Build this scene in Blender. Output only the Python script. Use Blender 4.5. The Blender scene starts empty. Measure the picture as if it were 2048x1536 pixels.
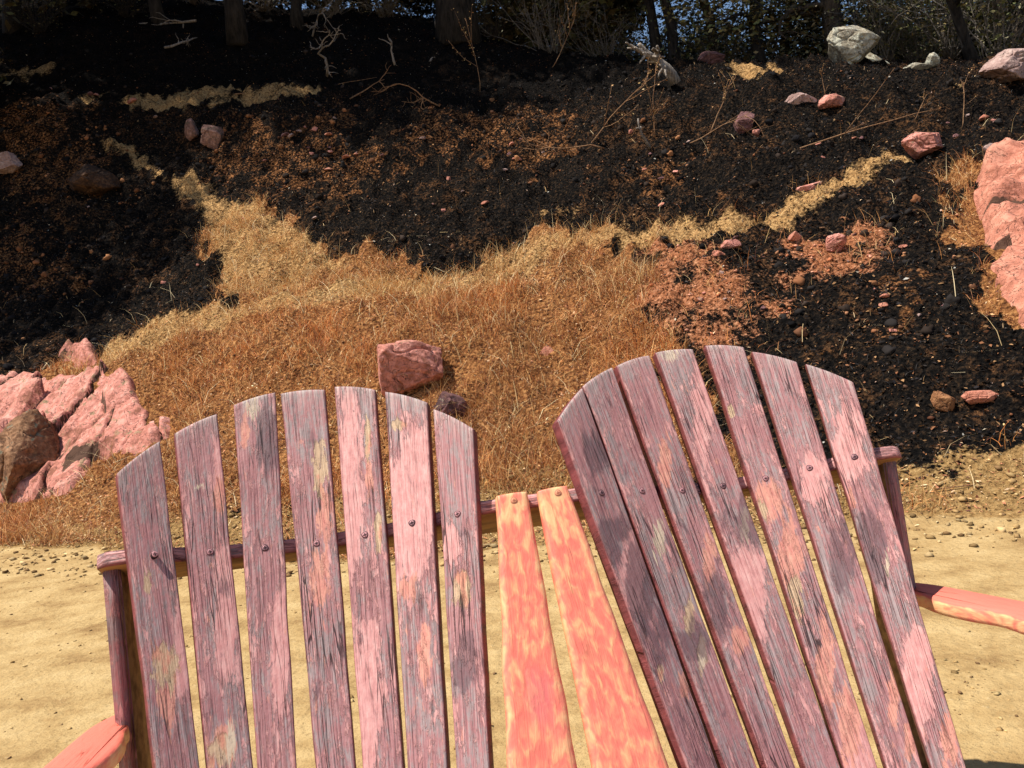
import bpy, math, random
import numpy as np
from mathutils import Vector, Matrix

scene = bpy.context.scene
col = scene.collection
rng = np.random.default_rng(7)
random.seed(7)

# ------------------------------------------------------------------ camera
FPX = 1680.0                      # focal length in photo pixels (photo is 2048 wide)
H = 1.209                         # eye height
R = np.array([[0.994740, 0.102433, 0.0],
              [-0.004379, 0.042525, -0.999086],
              [-0.102339, 0.993831, 0.042750]])   # rows: world axes in camera axes
cd = bpy.data.cameras.new('camera'); cam = bpy.data.objects.new('camera', cd); col.objects.link(cam)
cd.sensor_width = 36; cd.lens = 36 * FPX / 2048; cd.clip_start = 0.05; cd.clip_end = 2000
M4 = Matrix([list(R[i]) + [[0, 0, H][i]] for i in range(3)] + [[0, 0, 0, 1]])
cam.matrix_world = M4
scene.camera = cam
CAMP = np.array([0, 0, H])

# ------------------------------------------------------------------ sky and sun
SUN_EL = math.radians(64)
sv = np.array([-0.990, -0.14]); sv /= np.hypot(*sv)
to_sun = np.array([sv[0] * math.cos(SUN_EL), sv[1] * math.cos(SUN_EL), math.sin(SUN_EL)])
world = bpy.data.worlds.new('World'); scene.world = world; world.use_nodes = True
wn = world.node_tree.nodes; wl = world.node_tree.links
sky = wn.new('ShaderNodeTexSky'); sky.sky_type = 'NISHITA'; sky.sun_disc = False
sky.sun_elevation = SUN_EL; sky.sun_rotation = math.atan2(to_sun[0], to_sun[1])
sky.air_density = 1.0; sky.dust_density = 0.4; sky.ozone_density = 2.0
bg = wn['Background']; bg.inputs['Strength'].default_value = 0.09
wl.new(sky.outputs[0], bg.inputs[0])
sd = bpy.data.lights.new('sun', 'SUN'); sd.energy = 5.0; sd.angle = math.radians(0.5); sd.color = (1.0, 0.93, 0.82)
sun = bpy.data.objects.new('sun', sd); col.objects.link(sun)
sun.rotation_euler = Vector(to_sun).to_track_quat('Z', 'Y').to_euler()
scene.view_settings.view_transform = 'Standard'; scene.view_settings.look = 'None'
scene.view_settings.exposure = 0.50; scene.view_settings.gamma = 1

# ------------------------------------------------------------------ numeric helpers
def nz(v): v = np.asarray(v, float); return v / np.linalg.norm(v)
def ray(px, py): return nz(R @ np.array([px - 1024, 768 - py, -FPX]))
def proj(P):
    q = (np.asarray(P) - CAMP) @ R
    w = -q[..., 2]
    return 1024 + FPX * q[..., 0] / w, 768 - FPX * q[..., 1] / w
def hash3(i, j, k, s):
    n = (i * 374761393 + j * 668265263 + k * 2147483647 + s * 1274126177) & 0xffffffff
    n = ((n ^ (n >> 13)) * 1274126177) & 0xffffffff
    n = ((n ^ (n >> 16)) * 2246822519) & 0xffffffff
    return ((n ^ (n >> 15)) & 0xffff) / 65535.0
def vnoise(x, y, z=0.0, s=0):
    x = np.asarray(x, float); y = np.asarray(y, float); z = np.asarray(z, float) + 0 * x
    xi = np.floor(x).astype(np.int64); yi = np.floor(y).astype(np.int64); zi = np.floor(z).astype(np.int64)
    fx = x - xi; fy = y - yi; fz = z - zi
    fx = fx * fx * (3 - 2 * fx); fy = fy * fy * (3 - 2 * fy); fz = fz * fz * (3 - 2 * fz)
    o = 0
    for a in (0, 1):
        for b in (0, 1):
            for c in (0, 1):
                w = (fx if a else 1 - fx) * (fy if b else 1 - fy) * (fz if c else 1 - fz)
                o = o + w * hash3(xi + a, yi + b, zi + c, s)
    return o
def fbm(x, y, z=0.0, s=0, o=4, g=0.5):
    t = 0; a = 1; n = 0
    for k in range(o):
        t = t + a * (vnoise(x * 2 ** k + 13.7 * k, y * 2 ** k + 5.1 * k, np.asarray(z) * 2 ** k, s + k) - .5); n += a; a *= g
    return t / n * 2          # about -1..1
def sstep(a, b, x):
    t = np.clip((x - a) / (b - a), 0, 1); return t * t * (3 - 2 * t)

# ------------------------------------------------------------------ terrain shape
PT = [-60, 0, .8, 1.8, 2.6, 3.5, 4.5, 6.2, 7.0, 7.5, 9, 11.5, 14.5, 16.5, 22, 40, 90]
PZ = [0, 0, .45, 1.15, 1.75, 1.98, 2.62, 3.55, 4.2, 4.75, 5.45, 6.6, 7.7, 8.0, 7.8, 6.5, 5.0]
def tcoord(x, y):
    xc = 14 * np.tanh(np.asarray(x) / 14.0)
    return y - (5.50 - .38 * xc + .18 * np.sin(x * .9 + .4))
def height(x, y):
    x = np.asarray(x, float); y = np.asarray(y, float)
    t = tcoord(x, y)
    z = np.interp(t, PT, PZ)
    t1 = t + .35 ; z = .5 * z + .25 * np.interp(t1, PT, PZ) + .25 * np.interp(t - .35, PT, PZ)
    up = sstep(0.0, 1.2, t)
    s = sstep(0, 14, t)
    k = np.where(x > 0, .20, .33)
    z = z - k * 18 * np.tanh(x / 18) * s
    z = z + up * (.20 * fbm(x * .55, y * .55, 0, 3, 3) + .13 * fbm(x * 1.7, y * 1.7, 0, 9, 3) * sstep(.3, 3, t))
    # broken earth faces in the upper part of the slope
    cut = sstep(4.6, 5.6, t) * (1 - sstep(8.6, 9.6, t))
    rr = 1 - np.abs(fbm(x * .9, y * 1.3, 0, 31, 3))
    z = z + cut * .28 * (rr - .75)
    L = 1 - sstep(-1, 5, x)
    z = z + L * .17 * np.clip(t - 10, 0, 24) + (1 - sstep(-2, 4, x)) * .26 * np.clip(t - 15, 0, 25)
    rg = 1 - np.abs(fbm(x * 2.6 + 7, y * 2.6, 0, 41, 3))
    z = z + sstep(2.6, 4.2, t) * .26 * (rg - .8)
    z = z + up * (.085 * fbm(x * 6, y * 6, 0, 17, 3) + .07 * sstep(3, 4, t) * fbm(x * 10, y * 10, 0, 19, 2)) + (1 - up) * .012 * fbm(x * 2.2, y * 3.2, 0, 23, 4)
    return z
def gpt(px, py, rmax=60.0):
    """point of the ground seen along one line of the survey photo"""
    d = ray(px, py)
    ts = np.concatenate([np.arange(1.5, 30, .04), np.arange(30, rmax, .2)])
    P = CAMP + ts[:, None] * d
    below = P[:, 2] < height(P[:, 0], P[:, 1])
    if not below.any():
        i = len(ts) - 1
        return P[i]
    i = int(np.argmax(below)); a = ts[max(i - 1, 0)]; b = ts[i]
    for _ in range(12):
        m = (a + b) / 2; q = CAMP + m * d
        if q[2] < height(q[0], q[1]): b = m
        else: a = m
    return CAMP + b * d

def sdf(poly, x, y):
    """signed distance, positive inside"""
    p = np.asarray(poly); best = np.full(x.shape, 1e9); ins = np.zeros(x.shape, bool)
    for i in range(len(p)):
        a = p[i]; b = p[(i + 1) % len(p)]
        ex, ey = b - a; wx = x - a[0]; wy = y - a[1]
        L = ex * ex + ey * ey + 1e-9
        h = np.clip((wx * ex + wy * ey) / L, 0, 1)
        best = np.minimum(best, (wx - ex * h) ** 2 + (wy - ey * h) ** 2)
        c = ((a[1] > y) != (b[1] > y)) & (x < (b[0] - a[0]) * (y - a[1]) / ((b[1] - a[1]) + 1e-12) + a[0])
        ins ^= c
    return np.where(ins, 1, -1) * np.sqrt(best)
def gpoly(pts): return [gpt(*q)[:2] for q in pts]

GOLD = [gpoly([(-250, 1075), (-250, 860), (0, 770), (90, 735), (150, 705), (300, 655), (450, 612), (446, 540), (405, 440), (470, 412), (560, 440), (640, 490), (760, 500),
               (850, 545), (945, 552), (1000, 500), (1110, 462), (1220, 468), (1290, 500), (1320, 560), (1340, 640), (1370, 700),
               (1420, 800), (1460, 900), (1500, 960), (1300, 975), (1100, 990), (900, 1000), (600, 1030), (350, 1060), (150, 1090)]),
        gpoly([(1925, 335), (2120, 320), (2120, 700), (2048, 700), (1975, 590), (1940, 480), (1905, 400)])]
RED = [gpoly([(1290, 500), (1340, 478), (1450, 485), (1530, 520), (1545, 600), (1520, 690), (1420, 740), (1330, 690), (1300, 600)]),
       gpoly([(1560, 470), (1720, 460), (1735, 510), (1650, 530), (1560, 520)])]
STRIP = [gpoly([(1150, 460), (1290, 456), (1400, 450), (1500, 428), (1600, 378), (1700, 342), (1790, 303), (1815, 320), (1745, 362), (1640, 414), (1540, 456), (1450, 480), (1330, 478), (1200, 480)]),
         gpoly([(208, 288), (262, 290), (332, 340), (430, 368), (442, 398), (480, 412), (560, 438), (640, 485), (700, 520), (640, 560), (540, 590), (450, 605), (440, 520), (410, 440), (385, 400), (322, 352), (240, 305)]),
         gpoly([(120, 735), (250, 672), (450, 606), (640, 572), (840, 552), (960, 548), (1010, 505), (1120, 466), (1220, 466), (1200, 490), (1110, 505), (1020, 560), (860, 592), (640, 612), (460, 650), (270, 708), (150, 760)]),
         gpoly([(-60, 152), (40, 132), (120, 118), (130, 128), (50, 150), (-40, 165)]),
         gpoly([(170, 198), (330, 176), (480, 182), (620, 176), (600, 192), (480, 202), (300, 208), (180, 210)]),
         gpoly([(1450, 130), (1530, 126), (1535, 142), (1460, 146)]),
         gpoly([(1080, 408), (1130, 406), (1135, 420), (1085, 420)])]
BROWN = [gpoly([(-40, 215), (180, 215), (240, 300), (250, 400), (100, 400), (-40, 360)]),
         gpoly([(395, 235), (560, 240), (720, 240), (760, 330), (700, 400), (580, 395), (470, 350), (400, 310)]),
         gpoly([(780, 230), (1100, 215), (1170, 300), (1100, 360), (900, 330), (790, 290)]),
         gpoly([(1280, 310), (1380, 320), (1390, 400), (1300, 390)]),
         gpoly([(1660, 590), (1760, 580), (1790, 640), (1700, 670)]),
         gpoly([(-60, 420), (120, 440), (150, 560), (-60, 600)])]
TOE = [gpoly([(1440, 975), (1700, 940), (1850, 925), (2150, 905), (2150, 1100), (1800, 1120), (1300, 1160), (1000, 1170), (500, 1200), (0, 1220), (-250, 1230), (-250, 1050), (150, 1055), (350, 1030), (900, 960), (1300, 940)])]

def zones(x, y, detail=True):
    n = .25 * fbm(x * 1.3, y * 1.3, 0, 51, 3) + .34 * fbm(x * 4.5, y * 4.5, 0, 57, 3)
    n2 = .30 * fbm(x * 1.1, y * 1.1, 0, 61, 3) + .42 * fbm(x * 3.6, y * 3.6, 0, 67, 3)
    def m(polys, k, soft, nn):
        o = np.full(x.shape, -9.0)
        for p in polys: o = np.maximum(o, sdf(p, x, y))
        return np.clip((o + nn * k) / soft + .5, 0, 1)
    gold = m(GOLD, 1.0, .16, n)
    red = m(RED, 1.0, .5, n2)
    strip = np.maximum(m(STRIP[:3], .30, .26, n), .85 * m(STRIP[3:], 1.3, .5, n2))
    brown = m(BROWN, 1.9, .7, n2) * .75
    toe = m(TOE, .6, .3, n)
    t = tcoord(x, y)
    sand = 1 - sstep(-.16, .16, t + .35 * n + .30 + .42 * np.exp(-((x + 1.0) / 1.3) ** 2) - .15 * (x > 1.6))
    return gold, red, strip, brown, toe, sand
def painted_shade_mask(x, y):
    return sstep(7.2, 9.5, tcoord(x, y) + .9 * fbm(x * .8, y * .8, 0, 131, 3)) * (1 - .75 * sstep(3.0, 6.0, x))  # upper-slope tree shade, painted as darker char with less brown soil

# ------------------------------------------------------------------ object helpers
def mesh_np(name, V, F, mat=None, parent=None, smooth=False, attrs=None, uv=None, corners=None, mats=None, fmat=None, link=True):
    """V (n,3); F (m,k) or list of arrays with the same k or ragged list"""
    me = bpy.data.meshes.new(name)
    V = np.asarray(V, np.float32)
    if isinstance(F, np.ndarray):
        nf, k = F.shape; idx = F.astype(np.int32).ravel(); tot = np.full(nf, k, np.int32)
    else:
        tot = np.array([len(f) for f in F], np.int32); nf = len(F); idx = np.array([i for f in F for i in f], np.int32)
    start = np.concatenate([[0], np.cumsum(tot)[:-1]]).astype(np.int32)
    me.vertices.add(len(V)); me.vertices.foreach_set('co', V.ravel())
    me.loops.add(len(idx)); me.loops.foreach_set('vertex_index', idx)
    me.polygons.add(nf); me.polygons.foreach_set('loop_start', start); me.polygons.foreach_set('loop_total', tot)
    if smooth: me.polygons.foreach_set('use_smooth', np.ones(nf, bool))
    if mats:
        for q in mats: me.materials.append(q)
    elif mat: me.materials.append(mat)
    if fmat is not None: me.polygons.foreach_set('material_index', np.asarray(fmat, np.int32))
    me.update(calc_edges=True)
    if attrs:
        for an, av in attrs.items():
            av = np.asarray(av, np.float32)
            if av.ndim == 1:
                a = me.attributes.new(an, 'FLOAT', 'POINT'); a.data.foreach_set('value', av)
            else:
                a = me.attributes.new(an, 'FLOAT_VECTOR', 'POINT'); a.data.foreach_set('vector', av.ravel())
    o = bpy.data.objects.new(name, me)
    if link: col.objects.link(o)
    if parent: o.parent = parent
    return o
def tag(o, label=None, cat=None, group=None, kind=None):
    if label: o['label'] = label
    if cat: o['category'] = cat
    if group: o['group'] = group
    if kind: o['kind'] = kind
    return o
def empty(name, loc, label, cat, group=None):
    o = bpy.data.objects.new(name, None); col.objects.link(o); o.location = Vector([float(c) for c in loc]); o.empty_display_size = .1
    return tag(o, label, cat, group)

class G:
    """collects verts and faces for one mesh"""
    def __init__(s): s.V = []; s.F = []; s.n = 0
    def add(s, V, F):
        s.V.append(np.asarray(V, float)); s.F += [[i + s.n for i in f] for f in F]; s.n += len(V)
    def tube(s, P, r, k=6, cap=True):
        P = np.asarray(P, float); r = np.broadcast_to(np.asarray(r, float), (len(P),)); V = []; prev = None
        for i in range(len(P)):
            d = nz(P[min(i + 1, len(P) - 1)] - P[max(i - 1, 0)])
            a = np.cross(d, [0, 0, 1.0]) if prev is None else prev - d * (prev @ d)
            if np.linalg.norm(a) < 1e-3: a = np.cross(d, [1.0, 0, 0])
            a = nz(a); prev = a; b = np.cross(d, a)
            th = np.arange(k) * 2 * math.pi / k
            V.append(P[i] + r[i] * (np.cos(th)[:, None] * a + np.sin(th)[:, None] * b))
        F = [[i * k + j, i * k + (j + 1) % k, (i + 1) * k + (j + 1) % k, (i + 1) * k + j] for i in range(len(P) - 1) for j in range(k)]
        if cap: F += [list(range(k))[::-1], [(len(P) - 1) * k + j for j in range(k)]]
        s.add(np.concatenate(V), F)
    def obj(s, name, mat, parent=None, smooth=False, attrs=None):
        return mesh_np(name, np.concatenate(s.V), s.F, mat, parent, smooth, attrs)

# ------------------------------------------------------------------ material helpers
class N:
    def __init__(s, name):
        s.m = bpy.data.materials.new(name); s.m.use_nodes = True; s.t = s.m.node_tree
        s.b = s.t.nodes['Principled BSDF']; s.b.inputs['Roughness'].default_value = .85
        s.b.inputs['Specular IOR Level'].default_value = .25
    def new(s, ty, **k):
        n = s.t.nodes.new(ty)
        for a, v in k.items(): setattr(n, a, v)
        return n
    def link(s, a, b): s.t.links.new(a, b)
    def inp(s, sock, v):
        if isinstance(v, bpy.types.NodeSocket): s.link(v, sock)
        elif v is not None:
            if hasattr(sock.default_value, '__len__') and len(sock.default_value) == 4 and len(v) == 3: v = (*v, 1)
            sock.default_value = v
    def math(s, op, a, b=0.0, clamp=False):
        n = s.new('ShaderNodeMath', operation=op, use_clamp=clamp); s.inp(n.inputs[0], a); s.inp(n.inputs[1], b); return n.outputs[0]
    def mix(s, f, a, b, mode='MIX'):
        n = s.new('ShaderNodeMix', data_type='RGBA', blend_type=mode); s.inp(n.inputs['Factor'], f)
        s.inp(n.inputs[6], a); s.inp(n.inputs[7], b); return n.outputs[2]
    def attr(s, name, out='Fac'):
        n = s.new('ShaderNodeAttribute', attribute_name=name); return n.outputs[out]
    def pos(s): return s.new('ShaderNodeNewGeometry').outputs['Position']
    def obj(s): return s.new('ShaderNodeTexCoord').outputs['Object']
    def scale(s, v, sc):
        n = s.new('ShaderNodeVectorMath', operation='MULTIPLY'); s.inp(n.inputs[0], v); n.inputs[1].default_value = sc; return n.outputs[0]
    def vadd(s, v, w):
        n = s.new('ShaderNodeVectorMath', operation='ADD'); s.inp(n.inputs[0], v); s.inp(n.inputs[1], w); return n.outputs[0]
    def noise(s, v, sc, det=4, rough=.55, out=0, dist=0.0):
        n = s.new('ShaderNodeTexNoise'); s.inp(n.inputs['Vector'], v); n.inputs['Scale'].default_value = sc
        n.inputs['Detail'].default_value = det; n.inputs['Roughness'].default_value = rough; n.inputs['Distortion'].default_value = dist
        return n.outputs[out]
    def vor(s, v, sc, feat='F1', out='Distance', rnd=1.0):
        n = s.new('ShaderNodeTexVoronoi', feature=feat); s.inp(n.inputs['Vector'], v); n.inputs['Scale'].default_value = sc
        n.inputs['Randomness'].default_value = rnd; return n.outputs[out]
    def step(s, v, a, b, lo=0.0, hi=1.0):
        n = s.new('ShaderNodeMapRange', interpolation_type='SMOOTHSTEP'); s.inp(n.inputs[0], v)
        n.inputs[1].default_value = a; n.inputs[2].default_value = b; n.inputs[3].default_value = lo; n.inputs[4].default_value = hi
        return n.outputs[0]
    def ramp(s, v, stops):
        n = s.new('ShaderNodeValToRGB'); s.inp(n.inputs[0], v); e = n.color_ramp.elements
        while len(e) < len(stops): e.new(.5)
        for i, (p, c) in enumerate(stops): e[i].position = p; e[i].color = (*c, 1)
        return n.outputs[0]
    def bump(s, h, dist, strength=1.0, prev=None):
        n = s.new('ShaderNodeBump'); s.inp(n.inputs['Height'], h); n.inputs['Distance'].default_value = dist
        n.inputs['Strength'].default_value = strength
        if prev: s.link(prev, n.inputs['Normal'])
        return n.outputs[0]
    def done(s, c, nrm=None, rough=None):
        s.inp(s.b.inputs['Base Color'], c)
        if nrm: s.link(nrm, s.b.inputs['Normal'])
        if rough is not None: s.inp(s.b.inputs['Roughness'], rough)
        return s.m

def mat_ground():
    n = N('slope_ground'); P = n.pos(); n.b.inputs['Specular IOR Level'].default_value = .03
    big = n.noise(P, 1.1, 5); mid = n.noise(P, 5, 6, .65); fine = n.noise(P, 28, 6, .7); vf = n.noise(P, 90, 4, .7)
    crumb = n.vor(P, 34); crumb2 = n.vor(P, 85)
    def mk(a, k=.9, lo=.42, hi=.58, nn=None):
        v = n.math('ADD', n.attr(a), n.math('MULTIPLY', n.math('SUBTRACT', nn or fine, .5), k)); return n.step(v, lo, hi)
    char = n.ramp(fine, [(.36, (.003, .0028, .003)), (.5, (.0085, .0075, .007)), (.60, (.030, .020, .013)), (.76, (.15, .080, .038))])
    # brown soil showing through the ash
    thr = n.step(n.math('ADD', n.math('MULTIPLY', big, .45), n.math('MULTIPLY', mid, .65)), .55, .68)
    soil = n.ramp(vf, [(.3, (.05, .026, .014)), (.55, (.15, .070, .030)), (.75, (.32, .17, .075))])
    char = n.mix(n.math('MULTIPLY', n.attr('painted_shade'), .6), char, (.004, .004, .004))  # painted tree shade pulls the char toward black
    c = n.mix(n.math('MULTIPLY', n.math('MULTIPLY', thr, n.step(fine, .44, .60)), n.math('SUBTRACT', 1.0, n.math('MULTIPLY', n.attr('painted_shade'), .8))), char, soil)
    brown = n.ramp(fine, [(.36, (.020, .011, .008)), (.5, (.11, .046, .018)), (.66, (.42, .19, .075))])
    c = n.mix(n.math('MULTIPLY', mk('brown', 1.6, .45, .75, mid), n.step(n.math('ADD', n.math('MULTIPLY', fine, .6), n.math('MULTIPLY', mid, .4)), .46, .58)), c, brown)
    gold = n.ramp(fine, [(.34, (.050, .020, .012)), (.48, (.22, .09, .034)), (.60, (.46, .22, .08)), (.80, (.66, .40, .18))])
    c = n.mix(mk('gold', .7), c, gold)
    strip = n.ramp(fine, [(.34, (.09, .050, .024)), (.48, (.38, .215, .085)), (.64, (.62, .39, .17))])
    c = n.mix(mk('strip', 1.5, .42, .80, n.math('ADD', n.math('MULTIPLY', fine, .6), n.math('MULTIPLY', mid, .4))), c, strip)
    red = n.ramp(fine, [(.34, (.07, .026, .014)), (.5, (.36, .135, .060)), (.70, (.64, .32, .18))])
    c = n.mix(mk('red', 3.4, .45, .85, n.math('ADD', n.math('MULTIPLY', fine, .5), n.math('MULTIPLY', mid, .5))), c, red)
    toe = n.ramp(fine, [(.3, (.10, .055, .022)), (.5, (.34, .205, .08)), (.72, (.54, .36, .16))])
    c = n.mix(mk('toe', .8), c, toe)
    sandn = n.noise(n.scale(P, (1, 1.2, 1)), 3.4, 8, .68)
    sand = n.ramp(sandn, [(.34, (.29, .180, .078)), (.45, (.41, .275, .122)), (.56, (.49, .345, .162)), (.70, (.55, .40, .20))])
    sand = n.mix(n.step(vf, .54, .70, 0, .8), sand, (.27, .175, .078))
    sand = n.mix(n.step(fine, .60, .70, 0, .6), sand, (.62, .48, .27))
    sand = n.mix(n.step(n.vor(P, 38), .09, .05, 0, .8), sand, (.20, .125, .055))
    c = n.mix(mk('sand', .25), c, sand)
    h = n.math('ADD', n.math('MULTIPLY', fine, .6), n.math('ADD', n.math('MULTIPLY', crumb, .35), n.math('MULTIPLY', mid, 1.2)))
    isS = n.attr('sand')
    h = n.math('MULTIPLY', h, n.math('SUBTRACT', 1.0, n.math('MULTIPLY', isS, .70)))
    h = n.math('ADD', h, n.math('MULTIPLY', vf, .12))
    return n.done(c, n.bump(h, .055, 1.0), .95)

def mat_slat(name, coral=False):
    n = N(name)
    uv = n.attr('slat_uv', 'Vector')
    def nn(sx, sy, det=5, rough=.6, dist=0.): return n.noise(n.scale(uv, (sx, sy, 1)), 1.0, det, rough, 0, dist)
    grain = nn(380, 6, 5, .65); grain2 = nn(150, 3.5, 4, .6)
    crk = n.vor(n.vadd(n.scale(uv, (90, 3.0, 1)), n.scale(n.noise(n.scale(uv, (60, 9, 1)), 1.0, 2, .5, 1), (.5, .5, 0))), 1.0, 'DISTANCE_TO_EDGE')
    crackw = n.step(nn(9, 4), .46, .62)
    crack = n.math('MULTIPLY', n.step(crk, .040, .010), crackw)
    line = n.step(nn(300, 4.0, 4, .6), .415, .365)
    A = nn(105, 24, 7, .72, .3); B = nn(85, 19, 8, .74, .5); Cn = nn(70, 17, 7, .70, .4); big = nn(14, 5, 3, .5); big2 = nn(22, 7, 4, .6)
    if not coral:
        grey = n.ramp(grain, [(.30, (.15, .10, .10)), (.46, (.32, .24, .235)), (.66, (.48, .385, .37))])
        purple = n.ramp(grain, [(.32, (.25, .105, .110)), (.5, (.43, .200, .200)), (.66, (.55, .30, .29))])
        pink = n.ramp(n.math('ADD', n.math('MULTIPLY', nn(120, 30, 6), .6), n.math('MULTIPLY', grain, .4)), [(.34, (.50, .205, .195)), (.5, (.68, .335, .31)), (.64, (.78, .46, .415))])
        c = n.mix(n.step(n.math('ADD', A, n.math('MULTIPLY', n.math('SUBTRACT', big, .5), .6)), .38, .56), grey, purple)
        Bp = n.math('ADD', n.math('ADD', B, n.math('MULTIPLY', n.math('SUBTRACT', big2, .5), .45)), n.math('ADD', n.math('MULTIPLY', n.attr('P'), .38), n.math('ADD', n.math('MULTIPLY', n.attr('edge'), .05), n.math('MULTIPLY', n.attr('G'), -.22))))
        c = n.mix(n.step(Bp, .50, .67), c, pink)
        coralc = n.ramp(nn(120, 24, 5), [(.3, (.60, .20, .155)), (.65, (.76, .38, .26))])
        c = n.mix(n.step(n.math('ADD', Cn, n.math('MULTIPLY', n.attr('C'), .33)), .60, .70), c, n.mix(.25, coralc, pink))
        tan = n.ramp(grain, [(.3, (.40, .26, .16)), (.5, (.62, .43, .27)), (.7, (.74, .54, .36))])
        tm = n.step(n.math('ADD', Cn, n.math('MULTIPLY', n.attr('T'), .42)), .70, .80)
        tan = n.mix(n.step(nn(30, 12), .5, .62), tan, n.mix(.5, coralc, (.62, .30, .19)))
        c = n.mix(tm, c, tan)
        # bleached slivers
        wm = n.step(n.math('ADD', nn(330, 20, 3, .5), n.math('MULTIPLY', n.attr('W'), .40)), .745, .77)
        c = n.mix(wm, c, (.66, .52, .38))
        # dark smears on the weathered paint; K paints cast shadow on the right back
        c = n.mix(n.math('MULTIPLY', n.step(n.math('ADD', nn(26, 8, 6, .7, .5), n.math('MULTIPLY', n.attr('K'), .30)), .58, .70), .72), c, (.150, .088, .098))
        c = n.mix(n.math('MULTIPLY', n.math('MULTIPLY', line, n.step(n.math('SUBTRACT', Bp, n.math('MULTIPLY', n.attr('P'), .0)), .66, .50)), .42), c, (.070, .040, .048))
        c = n.mix(n.math('MULTIPLY', crack, .85), c, (.030, .018, .020))
        c = n.mix(n.math('MULTIPLY', n.attr('tip'), n.step(nn(160, 14, 5), .36, .60)), c, n.ramp(grain, [(.3, (.24, .18, .18)), (.6, (.56, .47, .42))]))
        side = n.ramp(A, [(.35, (.10, .026, .030)), (.6, (.27, .070, .070)), (.8, (.17, .08, .09))])
        c = n.mix(n.attr('side'), c, side)
        h = n.math('ADD', n.math('MULTIPLY', grain, .35), n.math('MULTIPLY', n.step(Bp, .53, .60), .5))
        h = n.math('SUBTRACT', h, n.math('ADD', n.math('MULTIPLY', crack, 1.3), n.math('MULTIPLY', line, .5)))
        h = n.math('SUBTRACT', h, n.math('MULTIPLY', tm, .5))
        nr = n.bump(h, .0016, 1.0)
        nr = n.bump(n.noise(n.scale(uv, (60, 50, 1)), 1.0, 3), .0016, .8, nr)
        return n.done(c, nr, n.step(A, .3, .7, .50, .72))
    # coral paint, mottled in scallops that run down the board
    ph = n.vadd(n.scale(uv, (30, 13, 1)), n.scale(n.noise(n.scale(uv, (16, 5, 1)), 1.0, 2, .5, 1), (1.6, 1.6, 0)))
    v1 = n.noise(n.scale(uv, (64, 26, 1)), 1.0, 2, .5, 0, .5)
    v2 = n.noise(n.scale(uv, (110, 42, 1)), 1.0, 3, .5, 0, .8)
    edge = n.attr('edge')
    m1 = n.math('ADD', n.math('MULTIPLY', v1, .8), n.math('ADD', n.math('MULTIPLY', v2, .25), n.math('MULTIPLY', edge, .05)))
    m1 = n.math('ADD', m1, n.math('MULTIPLY', n.attr('T'), .16))
    m1 = n.math('SUBTRACT', m1, n.math('MULTIPLY', n.attr('C'), .40))
    c = n.ramp(m1, [(.43, (.83, .200, .145)), (.54, (.87, .265, .170)), (.62, (.89, .38, .20)), (.74, (.90, .52, .26))])
    c = n.mix(n.math('MULTIPLY', n.step(n.math('ADD', n.noise(n.scale(uv, (20, 5, 1)), 1.0, 4), n.math('MULTIPLY', n.attr('P'), .25)), .62, .85), .5), c, (.76, .17, .19))
    c = n.mix(n.math('MULTIPLY', n.step(nn(330, 5, 4, .6), .42, .36), .30), c, (.42, .12, .07))
    c = n.mix(n.step(nn(70, 30, 6, .75), .66, .72, 0, .5), c, (.62, .36, .22))
    c = n.mix(n.math('MULTIPLY', crack, n.step(big, .52, .60, 0, .8)), c, (.20, .05, .03))
    nr = n.bump(n.math('ADD', n.math('MULTIPLY', v1, .8), n.math('MULTIPLY', grain, .35)), .0025, 1.0)
    return n.done(c, nr, .50)

def mat_rock(name, c1, c2, c3, lich=None, lam=.62):
    n = N(name); P = n.pos()
    a = n.noise(P, 3.2, 6, .65); b = n.noise(P, 17, 6, .7); cl = n.noise(P, 60, 4, .7)
    c = n.ramp(n.math('ADD', n.math('MULTIPLY', a, .5), n.math('MULTIPLY', b, .5)), [(.40, c1), (.5, c2), (.60, c3)])
    crk = n.vor(n.vadd(P, n.scale(n.noise(P, 4, 3, .5, 1), (.22, .22, .22))), 4.2, 'DISTANCE_TO_EDGE')
    cr = n.math('MULTIPLY', n.step(crk, .035, .0), n.step(a, .42, .55))
    fr_ = n.noise(P, 5.5, 5, .6, 0, 1.5)
    vein = n.math('MULTIPLY', n.step(n.math('ABSOLUTE', n.math('SUBTRACT', fr_, .5)), .012, .0), n.step(b, .42, .55))
    c = n.mix(n.math('MULTIPLY', vein, .8), c, (.06, .028, .022))
    c = n.mix(n.step(n.noise(P, 9, 7, .75), .60, .68, 0, .7), c, (.20, .10, .055))
    if lich is not None:
        c = n.mix(n.step(n.noise(P, 7, 6, .72, 0, .3), lam, lam + .05), c, lich)
    c = n.mix(n.step(cl, .64, .74, 0, .5), c, (.10, .05, .04))
    c = n.mix(n.step(n.math('ADD', n.attr('cleft'), n.math('MULTIPLY', n.math('SUBTRACT', b, .5), .9)), .45, .62), c, (.085, .042, .026))
    h = n.math('ADD', n.math('MULTIPLY', b, .45), n.math('ADD', n.math('MULTIPLY', a, 1.8), n.math('MULTIPLY', cl, .2)))
    h = n.math('SUBTRACT', h, n.math('MULTIPLY', vein, .6))
    return n.done(c, n.bump(h, .022, 1.0), .9)

def mat_var(name, attr='tint', rough=.85, spec=None, transl=0.0):
    n = N(name); c = n.attr(attr, 'Vector')
    n.inp(n.b.inputs['Base Color'], c); n.b.inputs['Roughness'].default_value = rough
    return n.m
def mat_bark(name, c1, c2, sc=14):
    n = N(name); P = n.pos(); v = n.noise(n.scale(P, (1, 1, .22)), sc, 6, .7)
    return n.done(n.ramp(v, [(.35, c1), (.65, c2)]), n.bump(v, .05, 1.0), .95)

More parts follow.
